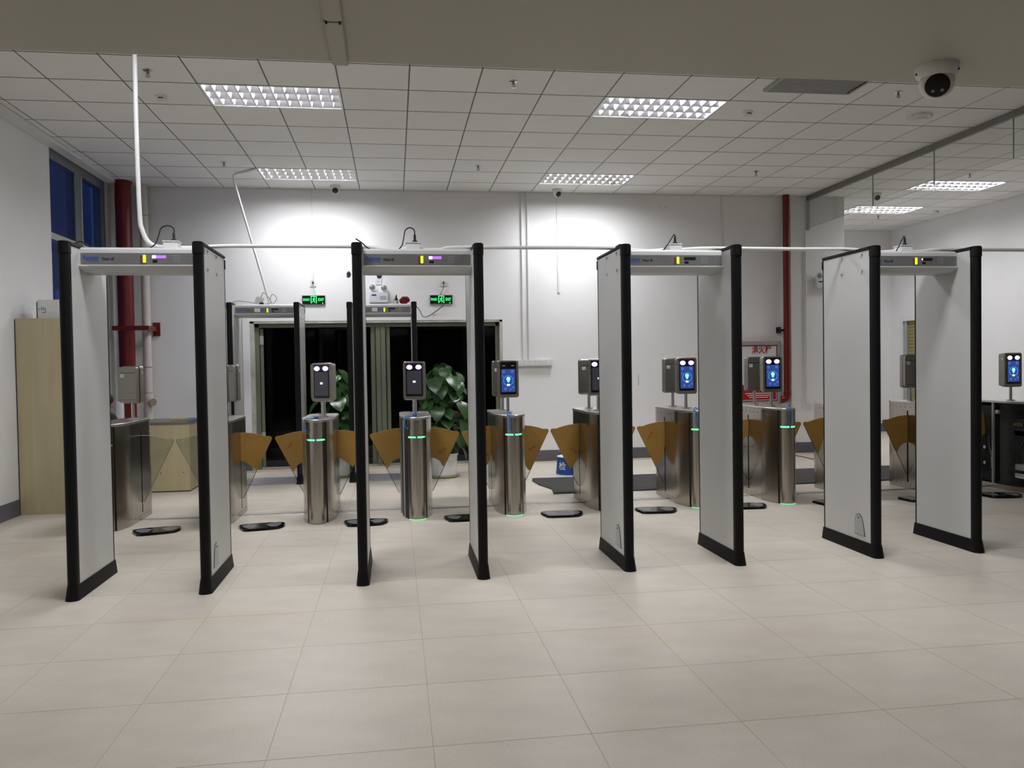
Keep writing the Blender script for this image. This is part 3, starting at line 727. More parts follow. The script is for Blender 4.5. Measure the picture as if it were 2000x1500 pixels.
# ================================================================== TURNSTILES
TH = 0.93
def t_outline():
    # right half outline from nose tip to back tip in local (x,y)
    nose = [(0.077*math.sin(math.radians(72*i/7))/math.sin(math.radians(72)), -0.52+0.062*(1-math.cos(math.radians(72*i/7)))/(1-math.cos(math.radians(72)))) for i in range(8)]
    side = [(0.091, -0.446)]
    for i in range(1, 9):
        t = i/8
        side.append((0.091+(0.145-0.091)*math.sin(t*math.pi/2), -0.446+0.246*t))
    flank = [(0.145, -0.198), (0.145, 0.36)]
    rear = [(0.145-0.065*(1-math.cos(t*math.pi/2))*1.0, 0.362+0.13*math.sin(t*math.pi/2)) for t in [i/6 for i in range(7)]]
    return nose, side, flank, rear
NOSE, SIDE, FLANK, REAR = t_outline()
def mirror(p): return [(-x, y) for x, y in p]
def full_outline(off=0.0):
    r = NOSE+SIDE+FLANK[1:]+REAR+[(0, 0.505)]
    pts = r+[(-x, y) for x, y in r[::-1][1:-1]]
    if off:
        n = len(pts); q = []
        for i in range(n):
            a = Vector(pts[i-1]); b = Vector(pts[(i+1) % n]); d = (b-a).normalized()
            q.append((pts[i][0]+d.y*off, pts[i][1]-d.x*off))
        return q
    return pts
_c = {}
def cached(key, fn):
    if key not in _c: _c[key] = fn()
    return _c[key]
def wing_poly(s):
    pts = [(-0.02, 0.155), (0.02, 0.165), (0.283, 0.705), (0.290, 0.722), (0.286, 0.736), (0.272, 0.744)]
    for i in range(8):
        a = math.radians(67.5+22.5*(i+1)/8); pts.append((0.66*math.cos(a), 0.125+0.66*math.sin(a)))
    pts.append((-0.02, 0.785))
    return [(s*(0.145+u), z) for u, z in pts]
def film_poly(s, kind):
    top = [(0.262, 0.665), (0.284, 0.707), (0.291, 0.722), (0.287, 0.737), (0.272, 0.746)]
    for i in range(8):
        a = math.radians(67.5+22.5*(i+1)/8); top.append((0.662*math.cos(a), 0.125+0.662*math.sin(a)))
    low = {0: [(0, 0.52), (0.03, 0.515), (0.07, 0.485), (0.11, 0.455), (0.145, 0.425)],
           1: [(0, 0.56), (0.015, 0.45), (0.045, 0.40), (0.075, 0.345), (0.10, 0.335)],
           2: [(0, 0.50), (0.05, 0.485), (0.09, 0.46), (0.125, 0.40)],
           3: [(0, 0.62), (0.04, 0.60), (0.08, 0.54), (0.125, 0.41)]}[kind]
    e = low[-1]
    pts = low+[((e[0]+0.262)/2+0.004, (e[1]+0.665)/2)]+top
    return [(s*(0.145+u), z) for u, z in pts]
def make_turnstile(wings, left_open=False, glow=False, seed=0):
    t = empty('flap_turnstile')
    obj('inner_core', cached('core', lambda: MB().prism(full_outline(-0.010), 0.0, TH-0.022).mesh('inner_core')), 'core_dark', t)
    obj('top_plate', cached('top', lambda: MB().prism(full_outline(0.003), TH-0.022, TH).mesh('top_plate', bevel=0.003, seg=1)), 'steel_top', t)
    nosep = [(-x, y) for x, y in NOSE[::-1]]+NOSE[1:]
    obj('front_column', cached('nose', lambda: MB().shell(nosep, 0.012, 0.004, TH-0.022).mesh('front_column', smooth=True)), 'steel', t)
    for s in (1, -1):
        if s < 0 and left_open:
            # side skin removed: bare bracket, mechanism and wires show
            MB().box(-0.150, -0.118, -0.12, -0.10, 0.0, TH-0.03).build('bare_upright', 'steel', t)
            MB().box(-0.122, -0.09, -0.36, -0.34, 0.0, TH-0.03).build('inner_rail', 'plate_grey', t)
            for z in (0.22, 0.48, 0.66): MB().cyl((-0.13, -0.25, z), (-0.10, -0.25, z), 0.014, n=10).build('roller', 'chrome', t)
        else:
            sd = SIDE if s > 0 else SIDE
            obj('side_skin', cached(('side', s), lambda: MB().shell(SIDE if s > 0 else mirror(SIDE)[::-1], 0.01, 0.0, TH-0.022).mesh('side_skin', smooth=True)), 'steel', t)
        def fl_():
            b = MB(); x0, x1 = sorted((s*0.135, s*0.145))
            b.box(x0, x1, -0.198, 0.087, 0.0, TH-0.022).box(x0, x1, 0.113, 0.36, 0.0, TH-0.022)
            b.box(x0, x1, 0.087, 0.113, 0.0, 0.07).box(x0, x1, 0.087, 0.113, 0.835, TH-0.022)
            return b.mesh('flank_panel')
        if not (s < 0 and left_open): obj('flank_panel', cached(('flank', s), fl_), 'steel', t)
        else: MB().box(-0.145, -0.135, 0.107, 0.36, 0.0, TH-0.022).build('flank_panel', 'steel', t)
        obj('rear_skin', cached(('rear', s), lambda: MB().shell(REAR if s > 0 else mirror(REAR)[::-1], 0.01, 0.0, TH-0.022).mesh('rear_skin', smooth=True)), 'steel', t)
        def sc__():
            b = MB()
            for y in (-0.12, -0.03, 0.05, 0.14, 0.22, 0.30):
                for z in (0.045, TH-0.055): b.cyl((s*0.1445, y, z), (s*0.1465, y, z), 0.005, n=6)
            return b.mesh('screw_row')
        if not (s < 0 and left_open): obj('screw_row', cached(('scr', s), sc__), 'core_dark', t)
    obj('rear_column', cached('rearc', lambda: MB().shell([(0.076, 0.495), (0.05, 0.51), (0, 0.515), (-0.05, 0.51), (-0.076, 0.495)], 0.01, 0.0, TH-0.022).mesh('rear_column', smooth=True)), 'steel', t)
    # green indicator dashes on the nose
    def dash(s):
        b = MB()
        pts = [(s*0.0775*math.sin(math.radians(q))/math.sin(math.radians(72)), -0.5225+0.062*(1-math.cos(math.radians(q)))/(1-math.cos(math.radians(72)))) for q in (6, 18, 30, 42, 54, 66)]
        if s < 0: pts = pts[::-1]
        b.shell(pts, 0.002, 0.743, 0.756)
        return b.mesh('indicator')
    for s in (1, -1): obj('indicator', cached(('dash', s), lambda: dash(s)), 'green_led', t)
    obj('keyhole', cached('key', lambda: MB().cyl((0.012, -0.515, TH-0.045), (0.012, -0.5235, TH-0.045), 0.006, n=8).mesh('keyhole')), 'core_dark', t)
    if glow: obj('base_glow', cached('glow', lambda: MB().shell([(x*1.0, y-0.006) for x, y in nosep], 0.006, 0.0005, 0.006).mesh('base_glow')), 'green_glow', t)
    for s, k in wings:
        w = obj('wing', cached(('wing', s), lambda: MB().prism(wing_poly(s), 0.096, 0.104, 'y').mesh('wing')), 'acrylic', t)
        def edge():
            pts = [(s*(0.145+u), 0.1, z) for u, z in ((0.018, 0.163), (0.283, 0.706), (0.2915, 0.722), (0.287, 0.738), (0.272, 0.746))]
            return MB().tube(pts, 0.0028, 5).mesh('edge_line')
        obj('edge_line', cached(('edge', s, k is None), edge), 'core_dark' if k is not None else 'sticker_mark', w)
        if k is None:
            def rim():
                return MB().tube([(s*(0.145+0.66*math.cos(math.radians(65+25*i/8))), 0.1, 0.125+0.66*math.sin(math.radians(65+25*i/8))) for i in range(9)], 0.003, 5).mesh('rim_line')
            obj('rim_line', cached(('rim', s), rim), 'plate_grey', w)
        if k is not None:
            obj('paper_film', cached(('film', s, k), lambda: MB().prism(film_poly(s, k), 0.0945, 0.1055, 'y').mesh('paper_film')), 'film', w)
            def fedge():
                return MB().tube([(s*(0.147+0.6625*math.cos(math.radians(67+23*i/8))), 0.0955, 0.125+0.6625*math.sin(math.radians(67+23*i/8))) for i in range(9)], 0.0025, 4).mesh('film_rim')
            obj('film_rim', cached(('fr', s), fedge), 'film_edge', w)
            rp = random.Random(seed*7+s)
            if rp.random() < 0.6 and k != 0 or seed in (3, 7) and s < 0:
                # torn red lettering printed on the kraft film (unreadable strokes)
                u0, z0 = (0.175, 0.64) if seed in (3, 7) else (0.09, 0.56)
                b = MB(); ang = math.radians(58 if seed in (3, 7) else -32)*(1 if s < 0 else -1)
                for g in range(4):
                    for q in range(5):
                        uu = g*0.026+rp.uniform(0, 0.014); vv = rp.uniform(-0.012, 0.012)
                        if rp.random() < 0.5: hw, hh = 0.009, 0.0018
                        else: hw, hh = 0.0018, 0.008
                        c4 = [(uu-hw, vv-hh), (uu+hw, vv-hh), (uu+hw, vv+hh), (uu-hw, vv+hh)]
                        c4 = [(x*math.cos(ang)-z*math.sin(ang), x*math.sin(ang)+z*math.cos(ang)) for x, z in c4]
                        b.prism([(s*(0.145+u0)+x*0.8, z0-0.02+z*0.8) for x, z in c4], 0.0938, 0.0945, 'y')
                b.build('red_print', 'red_print', w)
    return t
TX = [-2.5, -1.605, -0.705, 0.185, 1.075, 1.97, 2.865, 3.765, 4.665, 5.56]
TYC = 7.9
WN = [[(1, None)], [(-1, None), (1, 0)], [(-1, 2), (1, 0)], [(-1, 2), (1, 2)], [(-1, 1), (1, 1)], [(-1, 1), (1, 0)], [(-1, 1), (1, 2)], [(-1, 3), (1, 3)], [(-1, 3), (1, 3)], [(-1, 2), (1, 2)]]
tl = ['first from the left, clear acrylic wing', 'second from the left, mostly behind the first gate', 'third from the left, before the far gates',
      'fourth from the left with one side panel removed', 'fifth from the left, before the potted plant', 'sixth from the left, beside the blue pedestal',
      'seventh from the left, seen through the third gate', 'eighth from the left, before the hydrant cabinet', 'ninth from the left, mostly behind the last gate', 'tenth from the left, seen through the last gate']
for i, x in enumerate(TX):
    t = make_turnstile(WN[i], left_open=(i == 3), glow=(3 <= i <= 7), seed=i+1)
    t.location = (x, TYC, 0)
    tag(t, 'brushed steel flap turnstile, '+tl[i], 'turnstile', 'flap turnstiles across the hall')

# ---- eleventh turnstile, opened up
t = thing('flap_turnstile', 'opened dark turnstile with exposed electronics at the right edge', 'turnstile', (6.45, TYC, 0), 0, 'flap turnstiles across the hall')
obj('top_plate', _c['top'], 'steel_top', t)
MB().prism(full_outline(-0.004), 0.0, 0.05).build('base_tray', 'steel', t)
MB().box(0.125, 0.140, -0.42, 0.42, 0.05, TH-0.022).build('far_side_panel', 'circuit', t)
MB().box(-0.06, 0.125, 0.38, 0.40, 0.05, TH-0.022).build('rear_panel', 'core_dark', t)
for y in (-0.03, 0.2): MB().box(-0.13, -0.11, y, y+0.02, 0.05, TH-0.022).build('upright', 'plate_grey', t)
MB().box(-0.10, -0.04, -0.02, 0.19, 0.06, TH-0.06).build('mechanism_plate', 'black_matte', t)
for z in (0.62, 0.42, 0.25): MB().cyl((-0.10, 0.10, z), (-0.13, 0.10, z), 0.02, n=12).build('roller', 'chrome', t)
MB().tube([(-0.105, 0.06, 0.55), (-0.108, 0.05, 0.42), (-0.106, 0.03, 0.38), (-0.106, 0.02, 0.2)], 0.006, 6).build('spring', 'chrome', t)
MB().box(-0.115, -0.09, -0.08, -0.04, 0.79, 0.83).build('sensor', 'plate_grey', t)
MB().box(-0.117, -0.115, -0.078, -0.07, 0.815, 0.823).build('sensor_led', 'red_dot', t)
for y0, y1, z0, z1, mt in ((-0.34, -0.14, 0.52, 0.74, 'black_matte'), (-0.36, -0.16, 0.20, 0.26, 'plate_grey'), (-0.36, -0.18, 0.12, 0.17, 'chrome'), (-0.3, -0.15, 0.56, 0.62, 'circuit'), (-0.28, -0.16, 0.66, 0.70, 'chrome')):
    MB().box(0.02 if mt != 'chrome' else 0.0, 0.124, y0, y1, z0, z1).build('circuit_unit', mt, t, bevel=0.004)
for k in range(4):
    MB().tube(bez([(0.03, -0.3+0.05*k, 0.54), (-0.02, -0.26+0.04*k, 0.44), (0.02, -0.22+0.03*k, 0.34), (0.04, -0.2+0.03*k, 0.27)], 4), 0.004, 5).build('wire', 'core_dark', t)
obj('wing', MB().prism([(-0.145+0.0, 0.155), (-0.10, 0.16), (-0.10, 0.78), (-0.30, 0.76), (-0.38, 0.72)], 0.096, 0.104, 'y').mesh('wing'), 'acrylic', t)
obj('paper_film', MB().prism([(-0.33, 0.47), (-0.235, 0.47), (-0.14, 0.56), (-0.12, 0.58), (-0.145, 0.80), (-0.24, 0.80), (-0.40, 0.76), (-0.44, 0.70)], 0.0945, 0.1055, 'y').mesh('paper_film'), 'film', t)

# ---- face terminals
def make_terminal(mode):
    t = empty('face_terminal')
    obj('flange', cached('flg', lambda: MB().lathe([(0.042, 0.0), (0.042, 0.010), (0.016, 0.012), (0.016, 0.02)], n=20).mesh('flange', smooth=True)), 'chrome', t)
    obj('pole', cached('pol', lambda: MB().cyl((0, 0, 0.015), (0, 0, 0.18), 0.0155, n=14).mesh('pole', smooth=True)), 'chrome', t)
    z0 = 0.145; h = 0.36; wd = 0.205
    hs_ = obj('housing', cached('hsg', lambda: MB().prism(rrect(wd, h, 0.022, 5, 0, z0+h/2), -0.038, 0.012, 'y').prism(rrect(wd-0.014, h-0.02, 0.018, 5, 0.004, z0+h/2+0.002), 0.012, 0.055, 'y').mesh('housing', bevel=0.003, seg=1)), 'terminal_shell', t)
    obj('back_plate', cached('bpl', lambda: MB().prism(rrect(wd-0.012, h-0.018, 0.018, 5, 0.004, z0+h/2+0.002), 0.055, 0.059, 'y').mesh('back_plate', bevel=0.002, seg=1)), 'terminal_shell', t)
    obj('seam', cached('seam', lambda: MB().box(-0.08, 0.088, 0.058, 0.0603, z0+h-0.066, z0+h-0.061).box(-0.092, 0.1, 0.058, 0.0603, z0+0.036, z0+0.039).mesh('seam')), 'core_dark', t)
    st = obj('sticker', cached('stk', lambda: MB().box(0.045, 0.082, 0.059, 0.0605, z0+h-0.108, z0+h-0.076).mesh('sticker')), 'sticker', t)
    obj('sticker_print', cached('stp', lambda: MB().box(0.051, 0.058, 0.0605, 0.0609, z0+h-0.098, z0+h-0.086).box(0.062, 0.076, 0.0605, 0.0609, z0+h-0.089, z0+h-0.086).box(0.062, 0.074, 0.0605, 0.0609, z0+h-0.097, z0+h-0.094).mesh('sticker_print')), 'sticker_mark', st)
    gl = obj('glass_front', cached('gfr', lambda: MB().prism(rrect(0.158, h-0.05, 0.008, 3, 0, z0+h/2+0.008), -0.0405, -0.038, 'y').mesh('glass_front')), 'black_gloss', t)
    yf = -0.0405
    if mode in ('blue', 'blue_unlit'):
        obj('screen', cached('scrb', lambda: MB().box(-0.068, 0.068, yf-0.001, yf, z0+0.055, z0+0.275).mesh('screen')), 'screen_blue', t)
        obj('screen_ring', cached('ring', lambda: MB().tube([(0.047*math.cos(a), yf-0.001, z0+0.165+0.047*math.sin(a)) for a in [2*math.pi*i/24 for i in range(25)]], 0.0022, 4).mesh('screen_ring')), 'screen_ring', t)
        def head():
            return MB().prism(circle(0.02, 16, 0, z0+0.182), yf-0.002, yf-0.001, 'y').prism(circle(0.012, 12, 0, z0+0.160), yf-0.002, yf-0.001, 'y').mesh('screen_icon')
        obj('screen_icon', cached('hd', head), 'screen_head', t)
        obj('screen_tag', cached('stg', lambda: MB().box(-0.014, 0.014, yf-0.002, yf-0.001, z0+0.113, z0+0.133).mesh('screen_tag')), 'screen_label', t)
        def blobs():
            b = MB()
            for cx_, cz_, r in ((-0.045, 0.25, 0.014), (0.04, 0.252, 0.017), (-0.03, 0.085, 0.014), (0.048, 0.10, 0.012), (0.02, 0.08, 0.01), (-0.052, 0.205, 0.009)):
                b.prism(circle(r, 12, cx_, z0+cz_), yf-0.0014, yf-0.001, 'y')
            return b.mesh('screen_bubbles')
        obj('screen_bubbles', cached('blb', blobs), 'screen_blob', t)
    elif mode == 'dark':
        obj('screen', cached('scrd', lambda: MB().box(-0.068, 0.068, yf-0.001, yf, z0+0.055, z0+0.275).mesh('screen')), 'screen_dark', t)
        obj('screen_tag', cached('std', lambda: MB().box(-0.013, 0.013, yf-0.002, yf-0.001, z0+0.162, z0+0.180).mesh('screen_tag')), 'screen_label', t)
    for sx in (-1, 1):
        lit = mode in ('blue', 'dark')
        f_ = obj('flood_light', cached(('fl', sx, lit), lambda: MB().prism(circle(0.024 if lit else 0.016, 16, sx*0.043, z0+h-0.052, 0.78 if lit else 0.3), yf-0.004, yf, 'y').mesh('flood_light')), 'flood_led' if lit else 'plate_grey', t)
        if lit: obj('glow_ring', cached(('flh', sx), lambda: MB().prism(circle(0.030, 18, sx*0.043, z0+h-0.052, 0.78), yf-0.0025, yf, 'y').mesh('glow_ring')), 'flood_halo', f_)
    obj('latch', cached('ltc', lambda: MB().box(-0.1065, -0.102, -0.02, 0.0, z0+h-0.075, z0+h-0.05).mesh('latch')), 'chrome', t)
    return t
YF, YR = 7.775, 8.16
ordn = ['first', 'second', 'third', 'fourth', 'fifth', 'sixth', 'seventh', 'eighth', 'ninth', 'tenth', 'eleventh']
FT = {2: ('dark', -22), 3: ('dark', -6), 4: ('blue_unlit', 4), 5: ('dark', 0), 6: ('blue', 0), 7: ('blue', 0), 8: ('blue', 0), 9: ('blue', 0), 10: ('blue', 0), 0: ('dark', 0), 1: ('dark', 0)}
fdesc = {'dark': 'dark screen', 'blue': 'lit blue screen', 'blue_unlit': 'blue screen, lights off'}
for i, x in enumerate(TX+[6.45]):
    mode, ang = FT[i]
    if i == 0: pass
    f = make_terminal(mode) if i else None
    if f is None:
        f = make_terminal('none'); f.location = (x, 8.27, TH); f.rotation_euler[2] = math.radians(180-22)
        tag(f, 'face terminal showing its bare back on the first turnstile from the left', 'face terminal', 'face recognition terminals on the turnstiles'); continue
    f.location = (x+(0.045 if i == 2 else 0), YF if i > 1 else 7.70, TH); f.rotation_euler[2] = math.radians(ang)
    tag(f, 'camera-side face terminal with %s on the %s turnstile from the left' % (fdesc[mode], ordn[i]), 'face terminal', 'face recognition terminals on the turnstiles')
    if i == 10: continue
    f = make_terminal('none' if True else 'dark'); f.location = (x, YR if i > 1 else 8.27, TH)
    f.rotation_euler[2] = math.radians(180+(-22 if i == 0 else -20 if i == 1 else -6 if i == 2 else 0))
    # the rear unit faces away: swing its back plate to the camera
    f.rotation_euler[2] -= math.radians(180) if False else 0
    tag(f, 'rear face terminal showing its bare back on the %s turnstile from the left' % ordn[i], 'face terminal', 'face recognition terminals on the turnstiles')

# ---- blue ties on the turnstile tops
for i in (2, 3, 4, 5, 6, 7):
    x = TX[i]
    s = thing('blue_tie', 'blue plastic tie on top of the %s turnstile from the left' % ordn[i], 'plastic tie', (x, TYC, TH), 0, 'blue ties on the turnstiles')
    if i in (2, 3):
        MB().box(-0.03, 0.012, -0.36, -0.33, 0.001, 0.02).build('clip', 'blue_strap', s, bevel=0.004)
        MB().tube(bez([(-0.03, -0.40, 0.004), (-0.10, -0.47, 0.006), (-0.105, -0.50, -0.03), (-0.10, -0.505, -0.08), (-0.085, -0.508, -0.10), (-0.075, -0.512, -0.09)], 5), 0.0045, 5).build('strap', 'blue_strap', s, smooth=True)
    else:
        xo = -0.045 if i != 7 else 0.0
        MB().tube(bez([(xo, -0.49, 0.03), (xo-0.02, -0.50, 0.012), (xo, -0.513, -0.01), (xo+0.022, -0.50, 0.010), (xo, -0.49, 0.03)], 5), 0.006, 5).build('knot', 'blue_strap', s, smooth=True)
        MB().tube(bez([(xo, -0.512, 0.0), (xo-0.01, -0.525, -0.06), (xo-0.012, -0.525, -0.11), (xo+0.005, -0.53, -0.15), (xo+0.015, -0.53, -0.14), (xo+0.012, -0.525, -0.07), (xo+0.004, -0.516, -0.01)], 5), 0.0032, 5).build('strap', 'blue_strap', s, smooth=True)

# ---- floor strip under the wings
stp = thing('floor_strip', 'thin metal cable cover strip across the floor between the turnstiles', 'floor strip')
for a, b in zip(TX+[6.45], (TX+[6.45])[1:]):
    MB().prism([(7.925, 0.0005), (7.985, 0.0005), (7.975, 0.008), (7.935, 0.008)], a+0.15, b-0.15, 'x').build('strip_length', 'rail_grey', stp)

# ---- black glossy foot mats
def mat_outline():
    pts = []
    n = 44
    for i in range(n):
        a = 2*math.pi*i/n
        ca, sa = math.cos(a), math.sin(a)
        x = 0.19*math.copysign(abs(ca)**0.55, ca); y = 0.135*math.copysign(abs(sa)**0.6, sa)
        k = 1+0.06*math.sin(3*a+0.6)+0.03*math.sin(5*a)
        pts.append((x*k, y*k))
    return pts
mme = MB().frustum(mat_outline(), [(x*0.97, y*0.96) for x, y in mat_outline()], 0.0005, 0.022).mesh('mat_slab', bevel=0.003); mme.materials.append(MATS['black_gloss'])
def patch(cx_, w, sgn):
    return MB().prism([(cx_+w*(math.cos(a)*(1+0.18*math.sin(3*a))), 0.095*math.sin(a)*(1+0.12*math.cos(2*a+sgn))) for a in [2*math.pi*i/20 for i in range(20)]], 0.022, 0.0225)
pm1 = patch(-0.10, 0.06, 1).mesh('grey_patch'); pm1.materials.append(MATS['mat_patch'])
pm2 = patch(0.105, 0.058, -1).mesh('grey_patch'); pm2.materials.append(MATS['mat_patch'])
allx = TX+[6.45]
for i in range(10):
    xm = (allx[i]+allx[i+1])/2+(-0.02 if i > 0 else 0.0)
    q = thing('foot_mat', 'glossy black cloud-shaped foot mat in front of the %s turnstile lane from the left' % ordn[i], 'foot mat', (xm, 7.34-0.01*(i % 3), 0), math.radians([16, 10, 2, 0, -3, -8, -6, -4, -10, -10][i]), 'foot mats before the turnstiles')
    obj('mat_slab', mme, None, q); obj('grey_patch', pm1, None, q); obj('grey_patch', pm2, None, q)

# ================================================================== BACK WALL FITTINGS
def exit_sign(x0, x1, z0, z1, label, plug=True):
    cx_, cz_ = (x0+x1)/2, (z0+z1)/2
    t = thing('exit_sign', label, 'exit sign', (cx_, YB, z0), 0, 'green exit signs over the doors')
    w, h = (x1-x0), (z1-z0)
    MB().box(-w/2, w/2, -0.022, -0.001, 0, h).build('housing', 'plate_grey', t, bevel=0.003)
    MB().box(-w/2+0.006, w/2-0.006, -0.024, -0.022, 0.008, h-0.006).build('sign_face', 'black_gloss', t)
    y = -0.0255
    text('sign_characters', '安全出口', 0.04, 'green_sign', t, (-w*0.315, y, h*0.52), width=w*0.28, bold=0.0006)
    text('sign_letters', 'EXIT', 0.055, 'green_sign', t, (w*0.315, y, h*0.52), width=w*0.24, bold=0.0008)
    # doorway frame and running figure
    b = MB().box(-0.040, -0.030, y-0.001, y+0.001, 0.02, h-0.012).box(0.030, 0.040, y-0.001, y+0.001, 0.02, h-0.012).box(-0.04, 0.04, y-0.001, y+0.001, h-0.02, h-0.012)
    b.build('doorway_symbol', 'green_sign', t)
    b = MB().prism(circle(0.008, 10, 0.008, h-0.034), y-0.001, y+0.001, 'y')
    for p, q, r in (((0.004, 0.085), (-0.004, 0.058), 0.007), ((-0.004, 0.06), (0.016, 0.048), 0.005), ((0.016, 0.048), (0.010, 0.026), 0.0045), ((-0.004, 0.058), (-0.016, 0.04), 0.005), ((-0.016, 0.04), (-0.027, 0.038), 0.004), ((0.002, 0.082), (0.020, 0.070), 0.004), ((0.002, 0.084), (-0.018, 0.074), 0.004)):
        k = h/0.128
        b.tube([(p[0], y, p[1]*k), (q[0], y, q[1]*k)], r, 6)
    b.build('running_figure', 'green_sign', t)
    MB().box(w*0.36, w*0.40, y-0.0005, y+0.001, 0.014, 0.03).build('sign_mark', 'green_sign', t)
    return t
exit_sign(-1.238, -0.924, 2.258, 2.388, 'green lit exit sign above the left entrance door')
exit_sign(0.507, 0.826, 2.255, 2.388, 'green lit exit sign above the right entrance door')
def wall_socket(x, z, label, plugged=True, w=0.086, grp='wall socket plates'):
    t = thing('wall_socket', label, 'wall socket', (x, YB, z), 0, grp)
    MB().box(-w/2, w/2, -0.010, -0.0005, -w/2, w/2).build('cover_plate', 'white_gloss', t, bevel=0.003)
    MB().box(-0.018, 0.018, -0.0115, -0.010, -0.02, 0.02).build('socket_face', 'white_plastic', t)
    MB().box(-0.010, -0.006, -0.0125, -0.0115, -0.008, 0.006).box(0.006, 0.010, -0.0125, -0.0115, -0.008, 0.006).build('slots', 'black_matte', t)
    if plugged: MB().lathe([(0.014, -0.012), (0.012, -0.035), (0.006, -0.045)], (0, 0, 0.012), 10, 'y').build('plug', 'black_matte', t, smooth=True)
    return t
wall_socket(-1.088, 2.55, 'wall socket with plug above the left exit sign')
wall_socket(0.702, 2.55, 'wall socket with plug above the right exit sign')
wall_socket(-0.20, 2.575, 'wall socket above the twin-lamp emergency light over the doors', False)
tag(MB().tube(bez([(-1.088, YB-0.04, 2.55), (-1.083, YB-0.03, 2.48), (-1.06, YB-0.015, 2.43), (-1.045, YB-0.012, 2.39)], 5), 0.004, 6).build('sign_cable', 'white_plastic', smooth=True), 'white cable hanging above the left exit sign', 'cable')
tag(MB().tube(bez([(0.702, YB-0.04, 2.56), (0.70, YB-0.03, 2.50), (0.68, YB-0.015, 2.44), (0.655, YB-0.012, 2.39)], 5), 0.004, 6).build('sign_cable', 'black_matte', smooth=True), 'black cable hanging above the right exit sign', 'cable')
def emergency(x, z, w, h, label, lens):
    t = thing('emergency_light', label, 'emergency light', (x, YB, z), 0, 'twin-lamp emergency lights')
    MB().box(-w/2, w/2, -0.07, -0.0005, 0, h).build('box', 'emerg_box', t, bevel=0.008)
    MB().box(-w*0.36, -w*0.12, -0.0715, -0.07, h*0.66, h*0.80).build('printed_label', 'ink_dark', t)
    MB().box(w*0.06, w*0.40, -0.072, -0.07, h*0.30, h*0.66).build('control_panel', 'plate_grey', t)
    for k, (lx, lz) in enumerate(lens):
        l = MB().lathe([(0.030, 0.0), (0.043, -0.012), (0.045, -0.040), (0.040, -0.045)], (lx, -0.03, lz), 18, 'y').build('lamp_head', 'white_gloss', t, smooth=True)
        MB().lathe([(0.039, -0.0455), (0.020, -0.050)], (lx, -0.03, lz), 18, 'y').build('lens', 'lens_grey', l, smooth=True)
        MB().cyl((lx+(0.01 if k == 0 else -0.0), -0.04, h), (lx, -0.04, lz-0.035), 0.008, n=8).build('lamp_stem', 'plate_grey', t)
    return t
emergency(-0.20, 2.278, 0.262, 0.145, 'twin-lamp emergency light above the entrance door centre post', [(-0.085, 0.215), (0.075, 0.205)])
emergency(6.40, 2.463, 0.27, 0.135, 'twin-lamp emergency light on the right pier behind last gate', [(-0.075, 0.19), (0.085, 0.17)])
wall_socket(6.195, 2.63, 'wall socket beside the emergency light on the right pier', False)
wall_socket(6.175, 0.70, 'low wall socket on the right pier below the conduit', False)
# holes broken in the wall above the doors
for x, z, lb in ((-0.604, 2.672, 'ragged black hole in the back wall left of the emergency light'), (-0.19, 2.655, 'ragged black hole in the back wall above the emergency light')):
    rr = random.Random(int(x*100)); pts = [(x+0.036*(0.75+0.5*rr.random())*math.cos(a), z+0.042*(0.75+0.5*rr.random())*math.sin(a)) for a in [2*math.pi*i/14 for i in range(14)]]
    tag(MB().prism(pts, YB-0.002, YB-0.0005, 'y').build('wall_hole', 'black_matte'), lb, 'wall hole', 'holes in the back wall')
# vertical trunkings and conduits on the back wall
def vtrunk(x, z0, z1, w, label, mt='white_plastic', cap=False, y=YB):
    o = MB().box(x-w/2, x+w/2, y-0.016, y-0.0005, z0, z1).build('wall_trunking', mt, bevel=0.003)
    return tag(o, label, 'trunking', 'vertical trunking on the back wall')
vtrunk(-1.088, 2.594, ZC-0.005, 0.026, 'thin white trunking from ceiling to the left exit sign socket')
vtrunk(2.352, 2.413, ZC-0.005, 0.034, 'white trunking ending in mid wall below the right back camera')
vtrunk(4.815, 1.70, ZC-0.005, 0.022, 'thin white trunking down the back wall behind the third gate')
tag(MB().cyl((5.878, YB-0.02, 0.16), (5.878, YB-0.02, ZC-0.002), 0.016, n=12).build('slim_pipe', 'pvc', smooth=True), 'slim cream pipe running beside the red fire pipe at right', 'pipe')
tag(MB().cyl((6.122, YB-0.02, 0.745), (6.122, YB-0.02, 3.33), 0.012, n=12).build('pier_conduit', 'pvc_white', smooth=True), 'grey conduit on the right pier under the smoke curtain end', 'conduit')
t = thing('twin_conduits', 'pair of white conduits from the ceiling to the switch row', 'conduit', (1.86, YB, 0))
for x in (-0.035, 0.05): MB().cyl((x, -0.018, 1.46), (x, -0.018, ZC-0.002), 0.015, n=12).build('conduit_pipe', 'pvc_white', t, smooth=True)
t = thing('switch_row', 'row of six white switches on trunking right of the doors', 'switch panel', (1.985, YB, 1.36))
MB().box(-0.25, 0.25, -0.045, -0.0005, 0.0, 0.10).build('trunking_box', 'pvc', t, bevel=0.003)
for k in range(6):
    s_ = MB().box(-0.245+0.082*k, -0.245+0.082*k+0.078, -0.054, -0.045, 0.014, 0.096).build('switch_plate', 'white_gloss', t, bevel=0.003)
    MB().box(-0.245+0.082*k+0.018, -0.245+0.082*k+0.06, -0.057, -0.054, 0.034, 0.076).build('rocker', 'white_plastic', s_, bevel=0.002)

